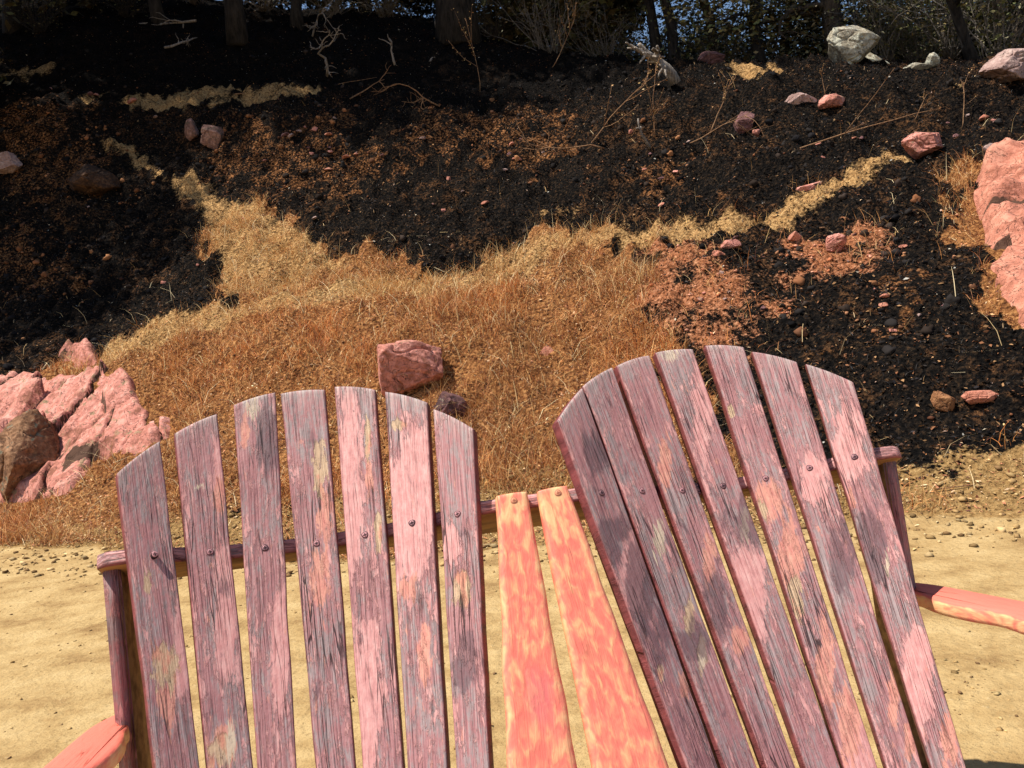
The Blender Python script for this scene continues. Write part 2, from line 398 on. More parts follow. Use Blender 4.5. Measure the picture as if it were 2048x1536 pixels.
M_ground = mat_ground()
M_slat = mat_slat('weathered_purple_paint'); M_coral = mat_slat('coral_paint', True)
M_pinkrock = mat_rock('pink_rock', (.24, .095, .060), (.54, .215, .165), (.68, .34, .27), (.30, .20, .12), .58)
M_redrock = mat_rock('red_rock', (.28, .10, .06), (.50, .195, .13), (.60, .28, .19), (.42, .40, .30), .66)
M_brownrock = mat_rock('brown_rock', (.10, .045, .025), (.22, .11, .055), (.36, .20, .11), (.17, .17, .12), .58)
M_greyrock = mat_rock('lichen_rock', (.16, .13, .10), (.33, .29, .21), (.52, .47, .38), (.60, .58, .46), .52)
M_dullrock = mat_rock('dull_pink_rock', (.22, .13, .11), (.38, .25, .22), (.50, .36, .31), (.20, .18, .14), .60)
M_brownpink = mat_rock('brownish_pink_rock', (.11, .055, .04), (.26, .14, .11), (.42, .25, .20), (.12, .09, .06), .56)
M_maroon = mat_rock('maroon_rock', (.07, .035, .035), (.15, .07, .07), (.27, .13, .12), (.22, .18, .14), .62)
M_darkearth = mat_rock('dark_earth', (.020, .012, .009), (.055, .028, .016), (.15, .075, .038))
M_dirtclod = mat_rock('dirt_clod', (.08, .035, .018), (.24, .105, .045), (.38, .19, .085))
M_tint = mat_var('tinted_litter')
M_tint.node_tree.nodes['Principled BSDF'].inputs['Specular IOR Level'].default_value = .04
M_grass = mat_var('dry_grass', rough=.7)
M_leaf = mat_var('leaf_tints', rough=.55)
M_trunk = mat_bark('charred_bark', (.008, .007, .007), (.045, .038, .034))
M_trunk2 = mat_bark('brown_bark', (.025, .018, .013), (.11, .08, .055))
M_twig = mat_bark('dry_twig', (.22, .10, .05), (.46, .28, .15), 40)
M_white = mat_bark('bleached_wood', (.14, .11, .09), (.46, .40, .34), 30)

# ------------------------------------------------------------------ terrain mesh
def axis(segs):
    out = []
    for a, b, s in segs: out.append(np.arange(a, b, s))
    return np.concatenate(out)
ys = axis([(-120, -10, 6), (-10, 1.5, .5), (1.5, 3.4, .05), (3.4, 11, .034), (11, 20, .065), (20, 32, .22), (32, 80, 1.5), (80, 400, 16)])
xs = axis([(-400, -40, 20), (-40, -18, 1.5), (-18, -7, .11), (-7, 7, .042), (7, 14, .09), (14, 40, 1.5), (40, 401, 20)])
XX, YY = np.meshgrid(xs, ys); x = XX.ravel(); y = YY.ravel()
z = height(x, y)
z = z + sstep(0, 1, tcoord(x, y)) * .024 * fbm(x * 19, y * 19, 0, 77, 2)
gold, red, strip, brown, toe, sand = zones(x, y)
nx = len(xs); ny = len(ys)
I = np.arange(nx * ny).reshape(ny, nx)
F = np.stack([I[:-1, :-1].ravel(), I[:-1, 1:].ravel(), I[1:, 1:].ravel(), I[1:, :-1].ravel()], 1)
g = mesh_np('ground', np.stack([x, y, z], 1), F, M_ground, smooth=True,
            attrs=dict(gold=gold, red=red, strip=strip, brown=brown, toe=toe, sand=sand, painted_shade=painted_shade_mask(XX.ravel(), YY.ravel())))
tag(g, kind='structure')

# ------------------------------------------------------------------ scatter helpers
def sample(n, x0, x1, y0, y1, pw=1.0):
    y = y0 + (y1 - y0) * rng.random(n) ** pw
    return x0 + (x1 - x0) * rng.random(n), y
def inview(x, y, z, mg=120):
    px, py = proj(np.stack([x, y, z], -1)); return (px > -mg) & (px < 2048 + mg) & (py > -mg) & (py < 1536 + mg) & (y > .5)
def rand_rot(n, tilt):
    """random frames whose third axis tilts from up by about tilt"""
    a = rng.random(n) * 2 * np.pi; t = np.abs(rng.normal(0, tilt, n)); b = rng.random(n) * 2 * np.pi
    w = np.stack([np.sin(t) * np.cos(a), np.sin(t) * np.sin(a), np.cos(t)], 1)
    u = np.stack([np.cos(b), np.sin(b), np.zeros(n)], 1); u -= w * (u * w).sum(1)[:, None]; u /= np.linalg.norm(u, axis=1)[:, None]
    return u, np.cross(w, u), w
def stamp(name, TV, TF, P, sx, sy, sz, tilt, tint, mat, label, cat, jitter=.0, kind='stuff'):
    n = len(P); u, v, w = rand_rot(n, tilt); TV = np.asarray(TV, float); k = len(TV)
    T = TV[None].repeat(n, 0)
    if jitter: T = T * (1 + jitter * (rng.random((n, k, 1)) - .5) * 2)
    V = P[:, None] + T[:, :, :1] * (u * np.asarray(sx).reshape(-1, 1))[:, None] + T[:, :, 1:2] * (v * np.asarray(sy).reshape(-1, 1))[:, None] + T[:, :, 2:] * (w * np.asarray(sz).reshape(-1, 1))[:, None]
    F = (np.asarray(TF)[None] + (np.arange(n) * k)[:, None, None]).reshape(-1, len(TF[0]))
    o = mesh_np(name, V.reshape(-1, 3), F, mat, attrs=dict(tint=np.repeat(tint, k, 0)))
    return tag(o, label, cat, kind=kind)
def pick(cols, n, var=.25):
    c = np.asarray(cols)[rng.integers(0, len(cols), n)]
    return np.clip(c * (1 + var * rng.normal(0, 1, (n, 1))), .003, .9)
OCT_V = [(1, 0, 0), (-1, 0, 0), (0, 1, 0), (0, -1, 0), (0, 0, .8), (0, 0, -.8), (.7, .7, .35), (-.7, .6, .4), (-.6, -.7, .35), (.65, -.7, .3)]
OCT_F = [(0, 6, 4), (6, 2, 4), (2, 7, 4), (7, 1, 4), (1, 8, 4), (8, 3, 4), (3, 9, 4), (9, 0, 4), (0, 2, 6), (2, 1, 7), (1, 3, 8), (3, 0, 9), (2, 0, 5), (1, 2, 5), (3, 1, 5), (0, 3, 5)]
CHIP_V = [(-1, 0, 0), (0, -.45, .12), (1, .1, 0), (.1, .5, .15)]
CHIP_F = [(0, 1, 2, 3)]

# ash and charred litter over the burnt slope
x, y = sample(520000, -17, 11, 5, 26, 1.25)
gold, red, strip, brown, toe, sand = zones(x, y)
t = tcoord(x, y); zz = height(x, y)
keep = (t > .15) & (gold < .5) & (sand < .4) & (rng.random(len(x)) > .75 * np.maximum(red, toe)) & (rng.random(len(x)) > .45 * strip) & inview(x, y, zz)
x, y, zz, brown = x[keep], y[keep], zz[keep], brown[keep]
n = len(x)
tint = pick([(.005, .0045, .005), (.009, .008, .009), (.016, .013, .012), (.030, .026, .027), (.007, .006, .006), (.05, .042, .038)], n)
tint *= (1 - .70 * painted_shade_mask(x, y))[:, None]  # chips darkened too by the painted tree shade
r_ = rng.random(n)
m_ = r_ < .06 + .42 * np.clip(fbm(x * 2.4, y * 2.4, 0, 151, 4), 0, 1) - .05 * painted_shade_mask(x, y) + (1 - .8 * painted_shade_mask(x, y)) * .0 + .40 * brown + .22 * (fbm(x * .9, y * .9, 0, 97, 3) > .1) * (1 - painted_shade_mask(x, y)); tint[m_] = pick([(.22, .10, .05), (.14, .065, .035), (.32, .18, .085)], m_.sum())
m_ = r_ > .978; tint[m_] = pick([(.55, .48, .36), (.50, .33, .25), (.42, .40, .35)], m_.sum(), .15)
s = .006 + .018 * rng.random(n) ** 2
stamp('charred_litter', CHIP_V, CHIP_F, np.stack([x, y, zz + .006], 1), s, s, s, .8, tint, M_tint,
      'black ash, charred stubble and leaf flakes covering the burnt slope', 'ash', .3)

def ico_small():
    t_ = (1 + 5 ** .5) / 2; V = [(-1, t_, 0), (1, t_, 0), (-1, -t_, 0), (1, -t_, 0), (0, -1, t_), (0, 1, t_), (0, -1, -t_), (0, 1, -t_), (t_, 0, -1), (t_, 0, 1), (-t_, 0, -1), (-t_, 0, 1)]
    F = [(0, 11, 5), (0, 5, 1), (0, 1, 7), (0, 7, 10), (0, 10, 11), (1, 5, 9), (5, 11, 4), (11, 10, 2), (10, 7, 6), (7, 1, 8), (3, 9, 4), (3, 4, 2), (3, 2, 6), (3, 6, 8), (3, 8, 9), (4, 9, 5), (2, 4, 11), (6, 2, 10), (8, 6, 7), (9, 8, 1)]
    V = [np.array(v) / 1.902 for v in V]; mid = {}; G_ = []
    def m(a, b):
        k = (min(a, b), max(a, b))
        if k not in mid: V.append(nz(V[a] + V[b])); mid[k] = len(V) - 1
        return mid[k]
    for a, b, c in F:
        x1, y1, z1 = m(a, b), m(b, c), m(c, a); G_ += [(a, x1, z1), (b, y1, x1), (c, z1, y1), (x1, y1, z1)]
    return np.array(V), G_
x, y = sample(26000, -14, 9, 6, 19, 1.1)
gold, red, strip, brown, toe, sand = zones(x, y); zz = height(x, y); cg = fbm(x * 1.1, y * 1.1, 0, 141, 3)
keep = (gold < .3) & (strip < .4) & (toe < .3) & (tcoord(x, y) > 1.2) & (rng.random(len(x)) < np.clip(.10 + .8 * cg + .5 * brown, 0, 1)) & inview(x, y, zz)
x, y, zz, brown = x[keep], y[keep], zz[keep], brown[keep]; n = len(x); s = .012 + .045 * rng.random(n) ** 3
tint = pick([(.012, .011, .012), (.022, .019, .018), (.035, .025, .020)], n, .3); m_ = rng.random(n) < .08 + .45 * brown; tint[m_] = pick([(.20, .085, .04), (.12, .055, .03), (.28, .13, .06)], m_.sum(), .25)
IV, IF = ico_small()
stamp('burnt_clods', IV, IF, np.stack([x, y, zz], 1), s, s * .85, s * .75, .6, tint, M_tint, 'black and brown clods of burnt earth on the upper slope', 'clods', .42)

# small clods and gravel on the broken earth faces, red soil and slope toe
x, y = sample(90000, -12, 8, 4, 18, 1.1)
gold, red, strip, brown, toe, sand = zones(x, y); zz = height(x, y)
big = fbm(x * .8, y * .8, 0, 91, 3)
pr = .75 * brown + .55 * red + .55 * toe + .03 + .1 * (big > .35)
keep = (rng.random(len(x)) < pr * .6) & inview(x, y, zz) & (tcoord(x, y) > -1.0)
x, y, zz, red, toe, brown = x[keep], y[keep], zz[keep], red[keep], toe[keep], brown[keep]; n = len(x)
tint = pick([(.24, .10, .05), (.14, .06, .035), (.35, .17, .09), (.08, .045, .03)], n)
m_ = red > .5; tint[m_] = pick([(.50, .19, .10), (.60, .28, .18), (.42, .15, .07)], m_.sum())
m_ = toe > .5; tint[m_] = pick([(.38, .25, .11), (.28, .18, .08), (.45, .32, .16), (.20, .12, .055)], m_.sum())
s = .006 + .022 * rng.random(n) ** 2.5 + (toe > .4) * .012 * rng.random(n) ** 5
stamp('loose_gravel', OCT_V, OCT_F, np.stack([x, y, zz + .2 * s], 1), s, s * .85, s * .7, .5, tint, M_tint,
      'loose brown gravel and clods on the broken earth and slope foot', 'gravel', .3)

# pebbles and crumbs on the dirt road (denser near the slope foot and in one churned patch by the right side)
x, y = sample(150000, -5.5, 4.5, 1.6, 8.6, .9)
t = tcoord(x, y); zz = height(x, y)
c1 = gpt(1900, 1350); c2 = gpt(560, 1180); c3 = gpt(120, 1290)
pr = .035 + .05 * np.exp(-((t + .10) / .45) ** 2) + .34 * np.exp(-(((x - c1[0]) / .5) ** 2 + ((y - c1[1]) / .22) ** 2)) + .10 * (fbm(x * 1.5, y * 3, 0, 95, 3) > .2)
pr = pr + .06 * np.exp(-(((x - c3[0]) / .8) ** 2 + ((y - c3[1]) / .4) ** 2)) + .16 * np.exp(-((t + .55) / .4) ** 2) * (x > -2.6) * (x < .6)
keep = (rng.random(len(x)) < pr * .55) & (t < .4) & inview(x, y, zz)
x, y, zz, t = x[keep], y[keep], zz[keep], t[keep]; n = len(x)
s = .0025 + .010 * rng.random(n) ** 3 + .009 * (t > -.9) * (rng.random(n) ** 4)
tint = pick([(.42, .28, .12), (.34, .22, .095), (.50, .36, .17), (.20, .12, .06)], n, .2)
stamp('road_pebbles', OCT_V, OCT_F, np.stack([x, y, zz + .1 * s], 1), s, s * .85, s * .6, .4, tint, M_tint,
      'tan pebbles and dirt crumbs scattered on the sandy road', 'pebbles', .3)

# dry fallen leaves along the road edge
LV = [(-1, 0, .05), (-.45, -.32, .12), (.35, -.34, .10), (1, 0, 0), (.35, .34, .14), (-.45, .30, .02)]
x, y = sample(9000, -6, 4.5, 2.0, 9)
t = tcoord(x, y); zz = height(x, y)
pr = .9 * np.exp(-((t + .15) / .30) ** 2) * (.35 + .65 * (x > .6)) + .012 + .10 * (t > .2) * (t < .8)
keep = (rng.random(len(x)) < pr * .45) & (t < 1.0) & inview(x, y, zz)
x, y, zz = x[keep], y[keep], zz[keep]; n = len(x); s = .010 + .014 * rng.random(n)
tint = pick([(.60, .44, .20), (.50, .33, .14), (.66, .52, .30), (.38, .22, .09)], n, .15)
stamp('fallen_leaves', LV, [(0, 1, 2, 3), (0, 3, 4, 5)], np.stack([x, y, zz + .006], 1), s, s, s * 1.2, .30, tint, M_leaf,
      'dry curled tan leaves fallen along the edge of the road', 'leaves')

# ------------------------------------------------------------------ dry grass
def blades(name, x, y, h, w, lean, tint, label, droop=.5, mat=None):
    n = len(x); z = height(x, y) - .005
    a = rng.random(n) * 2 * np.pi; L = np.abs(rng.normal(lean, lean * .5, n))
    dx = np.cos(a) * L; dy = np.sin(a) * L
    b = rng.random(n) * 2 * np.pi; wx = np.cos(b) * w; wy = np.sin(b) * w
    P = np.stack([x, y, z], 1); W = np.stack([wx, wy, 0 * wx], 1)
    def pt(f):
        bend = f ** 1.7
        return P + np.stack([dx * h * bend, dy * h * bend, h * f * (1 - droop * L * f * .6)], 1)
    p0, p1, p2, p3 = pt(0), pt(.4), pt(.75), pt(1.0)
    V = np.stack([p0 - W, p0 + W, p1 - W * .8, p1 + W * .8, p2 - W * .5, p2 + W * .5, p3 - W * .12, p3 + W * .12], 1).reshape(-1, 3)
    f = np.array([(0, 1, 3, 2), (2, 3, 5, 4), (4, 5, 7, 6)])
    F = (f[None] + (np.arange(n) * 8)[:, None, None]).reshape(-1, 4)
    tt = np.repeat(tint[:, None], 8, 1); tt[:, :2] *= .75; tt[:, 6:] *= 1.15
    o = mesh_np(name, V, F, mat or M_grass, attrs=dict(tint=tt.reshape(-1, 3)))
    return tag(o, label, 'grass', kind='stuff')

OUTP = [gpoly(q) for q in ([(1952, 345), (1936, 400), (1952, 470), (1968, 540), (1990, 605), (2030, 672), (2070, 730), (2400, 900), (2500, 300), (2150, 318)],
    [(-120, 770), (40, 742), (140, 752), (200, 736), (262, 750), (292, 800), (352, 826), (350, 875), (290, 905), (200, 925), (140, 990), (50, 1018), (-120, 1012)])]
rockzones = []   # filled below with (x, y, r) of the boulders, grass stays off them
ROCKS = [
 # name, px, py, w, h (photo px), flat, mat, seed, label, depth factor
 ('boulder', 50, 915, 118, 150, .9, M_brownrock, 1, 'big rounded brown boulder at the left edge above the road', 1.0),
 ('boulder', 820, 738, 146, 126, .95, M_pinkrock, 48, 'fractured pink boulder with dark clefts between the two chair backs', .8),
 ('boulder', 905, 815, 78, 66, .8, M_maroon, 9, 'dark maroon rock just below the fractured pink boulder', .8),
 ('boulder', 1850, 290, 100, 58, .9, M_pinkrock, 11, 'squared pink and green rock sitting on the burnt slope at right', .9),
 ('boulder', 1702, 88, 112, 74, .95, M_greyrock, 12, 'tall pale lichen covered boulder on the crest under the trees', .8),
 ('boulder', 1745, 120, 80, 28, .6, M_greyrock, 13, 'low pale slab at the foot of the tall lichen covered boulder', .8),
 ('boulder', 2014, 137, 112, 62, .8, M_dullrock, 14, 'grey-pink boulder on the crest at the right edge', .9),
 ('boulder', 1866, 124, 34, 28, .8, M_greyrock, 15, 'small pale upright rock on the crest between the two big boulders', .9),
 ('boulder', 1832, 134, 46, 16, .7, M_greyrock, 16, 'flat grey rock left of the small pale upright crest rock', .9),
 ('boulder', 1662, 203, 56, 30, .8, M_pinkrock, 17, 'bright pink rock on shaded burnt ground below the crest', .9),
 ('boulder', 1603, 196, 60, 18, .7, M_dullrock, 18, 'dull pink flat rock just left of the bright pink rock', .9),
 ('boulder', 1620, 376, 56, 20, .6, M_pinkrock, 19, 'flat pink rock at the top edge of the pale dirt strip', .9),
 ('boulder', 1672, 486, 46, 40, .8, M_pinkrock, 20, 'blocky pink rock in the broken earth right of center', .9),
 ('boulder', 1592, 474, 30, 22, .8, M_redrock, 21, 'small red rock left of the blocky pink rock', .9),
 ('boulder', 880, 44, 26, 32, 1.0, M_white, 22, 'white pale rock beside the charred tree base', .9),
 ('boulder', 428, 276, 42, 48, .9, M_brownpink, 23, 'brownish pink rock jutting from the upper earth face', .9),
 ('boulder', 386, 262, 26, 40, .9, M_brownpink, 24, 'narrow upright rock left of the brownish pink rock', .9),
 ('boulder', 14, 331, 50, 40, .8, M_dullrock, 25, 'pale pink rock on black ash at the left edge', .9),
 ('boulder', 1958, 793, 62, 30, .6, M_redrock, 26, 'triangular red rock on the black slope right of the right chair back', .9),
 ('boulder', 1884, 806, 40, 44, .7, M_dirtclod, 27, 'orange dirt clod left of the triangular red rock', .8),
 ('boulder', 1246, 78, 56, 14, .7, M_greyrock, 28, 'pale flat rock at the foot of the dark thin trunks', .9),
 ('boulder', 1984, 299, 32, 20, .8, M_dullrock, 29, 'small tan rock right of the squared pink and green rock', .9),
 ('boulder', 188, 366, 120, 70, .8, M_darkearth, 30, 'dark brown earth covered boulder in the upper left of the burnt slope', .8),
 ('boulder', 1488, 246, 44, 44, .9, M_maroon, 31, 'dark shadowed rock between the dry saplings', .9),
 ('boulder', 1511, 266, 14, 22, .9, M_pinkrock, 32, 'tiny upright pink rock right of the dark shadowed rock', .9),
 ('boulder', 1460, 490, 34, 20, .7, M_pinkrock, 33, 'pink rock poking out of the orange soil', .9),
 ('boulder', 1437, 508, 24, 14, .7, M_redrock, 34, 'small flat red rock below the pink rock in the orange soil', .9),
 ('boulder', 1090, 705, 26, 14, .6, M_redrock, 35, 'reddish stone hidden in the dry grass left of the right chair back', .8),
 ('boulder', 1420, 118, 60, 30, .7, M_maroon, 36, 'dark burnt rock under the trees near the bleached stump', .9),
]
for rk in ROCKS:
    P = gpt(rk[1], rk[2] + rk[4] * .3); d = np.linalg.norm(P - CAMP); rockzones.append((P[0], P[1], rk[3] * .42 * d / FPX))
def offrocks(x, y):
    k = np.ones(len(x), bool)
    for pp in OUTP: k &= sdf(pp, x, y) < .03
    for a, b, r in rockzones: k &= ((x - a) ** 2 + (y - b) ** 2) > (r * .85) ** 2
    return k

x, y = sample(700000, -7.5, 6, 4.0, 12.5)
gold, red, strip, brown, toe, sand = zones(x, y); zz = height(x, y)
cl = fbm(x * 2.3, y * 2.3, 0, 101, 3); cl2 = fbm(x * .7, y * .7, 0, 111, 2)
dens = gold * (.62 + 1.2 * cl) * (1 - .45 * strip) + .30 * toe * (cl > .0) + .10 * red * (cl > 0) + .12 * strip * (tcoord(x, y) < 5)
keep = (rng.random(len(x)) < dens * .85) & (sand < .3) & inview(x, y, zz) & offrocks(x, y)
x, y, cl, cl2, strip = x[keep], y[keep], cl[keep], cl2[keep], strip[keep]; n = len(x); t = tcoord(x, y)
russet = pick([(.52, .20, .055), (.66, .30, .09), (.36, .13, .045), (.76, .42, .16), (.56, .25, .10), (.19, .07, .045), (.80, .50, .22)], n, .25)
russet = russet * np.array([.95, .88, .85]) * (1 + .55 * np.clip(fbm(x * 1.1, y * 1.1, 0, 121, 3), -1, 1))[:, None]
straw = pick([(.74, .44, .16), (.80, .55, .26), (.62, .34, .12), (.55, .25, .09)], n, .2)
ledge = 1.0 * strip + .30 * sstep(2.9, 3.6, t) + .16 + .22 * (cl2 > .3)
tint = np.where((rng.random(n) < ledge * .8)[:, None], straw, russet)
blades('dry_grass', x, y, (.035 + .16 * rng.random(n) ** 2.4) * (1 + .8 * cl), .0012 + .0012 * rng.random(n), .85, tint,
       'short russet and straw coloured dry grass on the unburnt bank')
x, y = sample(420000, -7.5, 6, 4.0, 12.5)
gold, red, strip, brown, toe, sand = zones(x, y); zz = height(x, y)
keep = (rng.random(len(x)) < .55 * gold + .40 * toe + .10 * red) & (sand < .3) & inview(x, y, zz) & offrocks(x, y)
x, y, zz = x[keep], y[keep], zz[keep]; n = len(x); s = .004 + .010 * rng.random(n) ** 2
stamp('chaff', CHIP_V, CHIP_F, np.stack([x, y, zz + .02 * rng.random(n)], 1), s * 1.3, s, s, .9,
      pick([(.50, .22, .09), (.24, .09, .05), (.72, .42, .20), (.12, .05, .04), (.60, .26, .14), (.78, .54, .33)], n, .2), M_tint,
      'brown chaff, husks and leaf crumbs between the dry grass', 'chaff', .4)
# burnt stubble standing in the ash
x, y = sample(150000, -12, 8, 5, 16)
gold, red, strip, brown, toe, sand = zones(x, y); zz = height(x, y)
keep = (gold < .4) & (sand < .3) & (toe < .4) & (tcoord(x, y) > .3) & (rng.random(len(x)) < .7) & inview(x, y, zz)
x, y = x[keep], y[keep]; n = len(x)
st_ = pick([(.010, .010, .011), (.020, .019, .020), (.035, .03, .028)], n, .3); m_ = rng.random(n) < .06; st_[m_] = pick([(.30, .18, .08), (.45, .32, .18)], m_.sum())
blades('burnt_stubble', x, y, .015 + .05 * rng.random(n) ** 2, .0022 + .002 * rng.random(n), .9, st_, 'black burnt grass stubble standing in the ash')
# taller straws with seed heads, some bent over
x, y = sample(30000, -7.5, 6, 4.3, 12)
gold, red, strip, brown, toe, sand = zones(x, y); zz = height(x, y)
keep = (rng.random(len(x)) < gold * .30 + .06 * toe + .01) & (sand < .2) & inview(x, y, zz) & offrocks(x, y) & (tcoord(x, y) > .1)
x, y = x[keep], y[keep]; n = len(x)
blades('tall_straws', x, y, .16 + .22 * rng.random(n), .0018 + .001 * rng.random(n), .9,
       pick([(.68, .50, .25), (.60, .38, .16), (.78, .62, .36)], n, .12), 'long pale straws bending over the dry bank', .7)
# fallen straws lying on the ledge and on the ash
x, y = sample(26000, -9, 6, 5, 15)
gold, red, strip, brown, toe, sand = zones(x, y); zz = height(x, y)
A = gpt(640, 560); B = gpt(520, 500); Cc = gpt(980, 500)
nearA = np.exp(-(((x - A[0]) / 1.3) ** 2 + ((y - A[1]) / .8) ** 2)) + np.exp(-(((x - B[0]) / .8) ** 2 + ((y - B[1]) / .8) ** 2)) + .4 * np.exp(-(((x - Cc[0]) / 1.2) ** 2 + ((y - Cc[1]) / .5) ** 2))
keep = (rng.random(len(x)) < .015 + .10 * gold + .12 * toe + .6 * nearA) & inview(x, y, zz) & (sand < .5)
x, y, zz = x[keep], y[keep], zz[keep]; n = len(x); s = .03 + .12 * rng.random(n) ** 2
SV = [(-1, -.014, .02), (1, -.008, .10), (1, .008, .10), (-1, .014, .02)]
stamp('fallen_straws', SV, [(0, 1, 2, 3)], np.stack([x, y, zz + .03], 1), s, np.full(n, .11), s, .25,
      pick([(.70, .52, .26), (.60, .44, .22), (.80, .66, .40)], n, .12), M_grass, 'pale fallen straws lying across the ledge and ash', 'straw')

# ------------------------------------------------------------------ rocks
def ico(sub):
    import bmesh
    bm = bmesh.new(); bmesh.ops.create_icosphere(bm, subdivisions=sub, radius=1.0)
    V = np.array([v.co[:] for v in bm.verts]); F = np.array([[v.index for v in f.verts] for f in bm.faces]); bm.free(); return V, F
ICO5 = ico(6); ICO3 = ico(4)
SLABS = {13, 18, 19, 28, 34, 35}
def rock_mesh(seed, rx, ry, rz, big=True, cubic=False):
    V, F = ICO5 if big else ICO3
    V = V.copy(); rs = np.random.default_rng(seed * 31 + 5)
    for k in range(20 if big else 10):
        nrm = nz(rs.normal(0, 1, 3)); d = (.52 if big else .40) + .30 * rs.random()
        if cubic and k < 6:
            nrm = nz(np.eye(3)[k % 3] * (1 if k < 3 else -1) + rs.normal(0, .12, 3)); d = .62
        e = V @ nrm - d; m = e > 0
        V[m] -= nrm * e[m][:, None] * .93
    q = V * 1.6 + seed * 3.1
    r = .09 * fbm(q[:, 0], q[:, 1], q[:, 2], seed, 3) + .06 * (1 - np.abs(fbm(q[:, 0] * 3.4, q[:, 1] * 3.4, q[:, 2] * 3.4, seed + 9, 3)))
    # clefts
    cf = np.abs(fbm(q[:, 0] * .9, q[:, 1] * .9, q[:, 2] * 1.1, seed + 21, 2)); r = r - .12 * np.exp(-(cf / .035) ** 2)
    r = r + .014 * fbm(q[:, 0] * 11, q[:, 1] * 11, q[:, 2] * 11, seed + 3, 3)
    # stepped ledges, as broken rock has
    st = q @ nz(rs.normal(0, 1, 3)) * 2.6 + fbm(q[:, 0] * 2, q[:, 1] * 2, q[:, 2] * 2, seed + 30, 2) * .8
    r = r + .022 * (st - np.floor(st)) ** 3
    V = V * (1.12 + r)[:, None]
    return V * np.array([rx, ry, rz]), F
for (nm, px, py, w, h, flat, mt, seed, label, dep) in ROCKS:
    yy = py + h * .30; P = gpt(px, yy)
    while np.linalg.norm(P - CAMP) > 21.5 and yy < 240: yy += 3; P = gpt(px, yy)
    d = -((P - CAMP) @ R)[2]
    rx = w / 2 * d / FPX * 1.12; rz = h / 2 * d / FPX * 1.15; ry = (rx + rz) / 2 * dep
    V, F = rock_mesh(seed, rx, ry, rz, w > 30, seed in (11, 20, 48))
    a = {11: .75, 12: .2}.get(seed, (seed * .7) % 1.0 - .5); ca, sa = math.cos(a), math.sin(a)
    V = np.stack([V[:, 0] * ca - V[:, 1] * sa, V[:, 0] * sa + V[:, 1] * ca, V[:, 2]], 1)
    # seat it: centre along the line of sight of its middle, a little behind the ground point
    c = CAMP + ray(px, py) * (np.linalg.norm(P - CAMP) + ry * .10)
    if seed in SLABS:
        # a slab lying along the slope, sunk in it
        Pc = gpt(px, py); th_ = .20 * rx * 2 + .06; sl_ = rz * 1.75; rx = rx * 1.12
        e = .25; gx = (height(Pc[0] + e, Pc[1]) - height(Pc[0] - e, Pc[1])) / (2 * e); gy = (height(Pc[0], Pc[1] + e) - height(Pc[0], Pc[1] - e)) / (2 * e)
        w_ = nz([-gx, -gy - .10, 1]); u_ = nz(np.cross([0, 1.0, 0], w_)); v_ = np.cross(w_, u_)
        V, F = rock_mesh(seed, 1, 1, 1, True); tw = (seed * 1.3) % .5 - .25
        V2 = np.stack([V[:, 0] * math.cos(tw) - V[:, 1] * math.sin(tw), V[:, 0] * math.sin(tw) + V[:, 1] * math.cos(tw), V[:, 2]], 1)
        V = V2[:, :1] * rx * u_ + V2[:, 1:2] * sl_ * v_ + V2[:, 2:] * th_ * w_
        c = Pc - w_ * th_ * (.45 if seed != 10 else .55)
    o = mesh_np(nm, V, F, mt, smooth=True); o.location = c
    tag(o, label, 'rock', 'boulders on the slope')

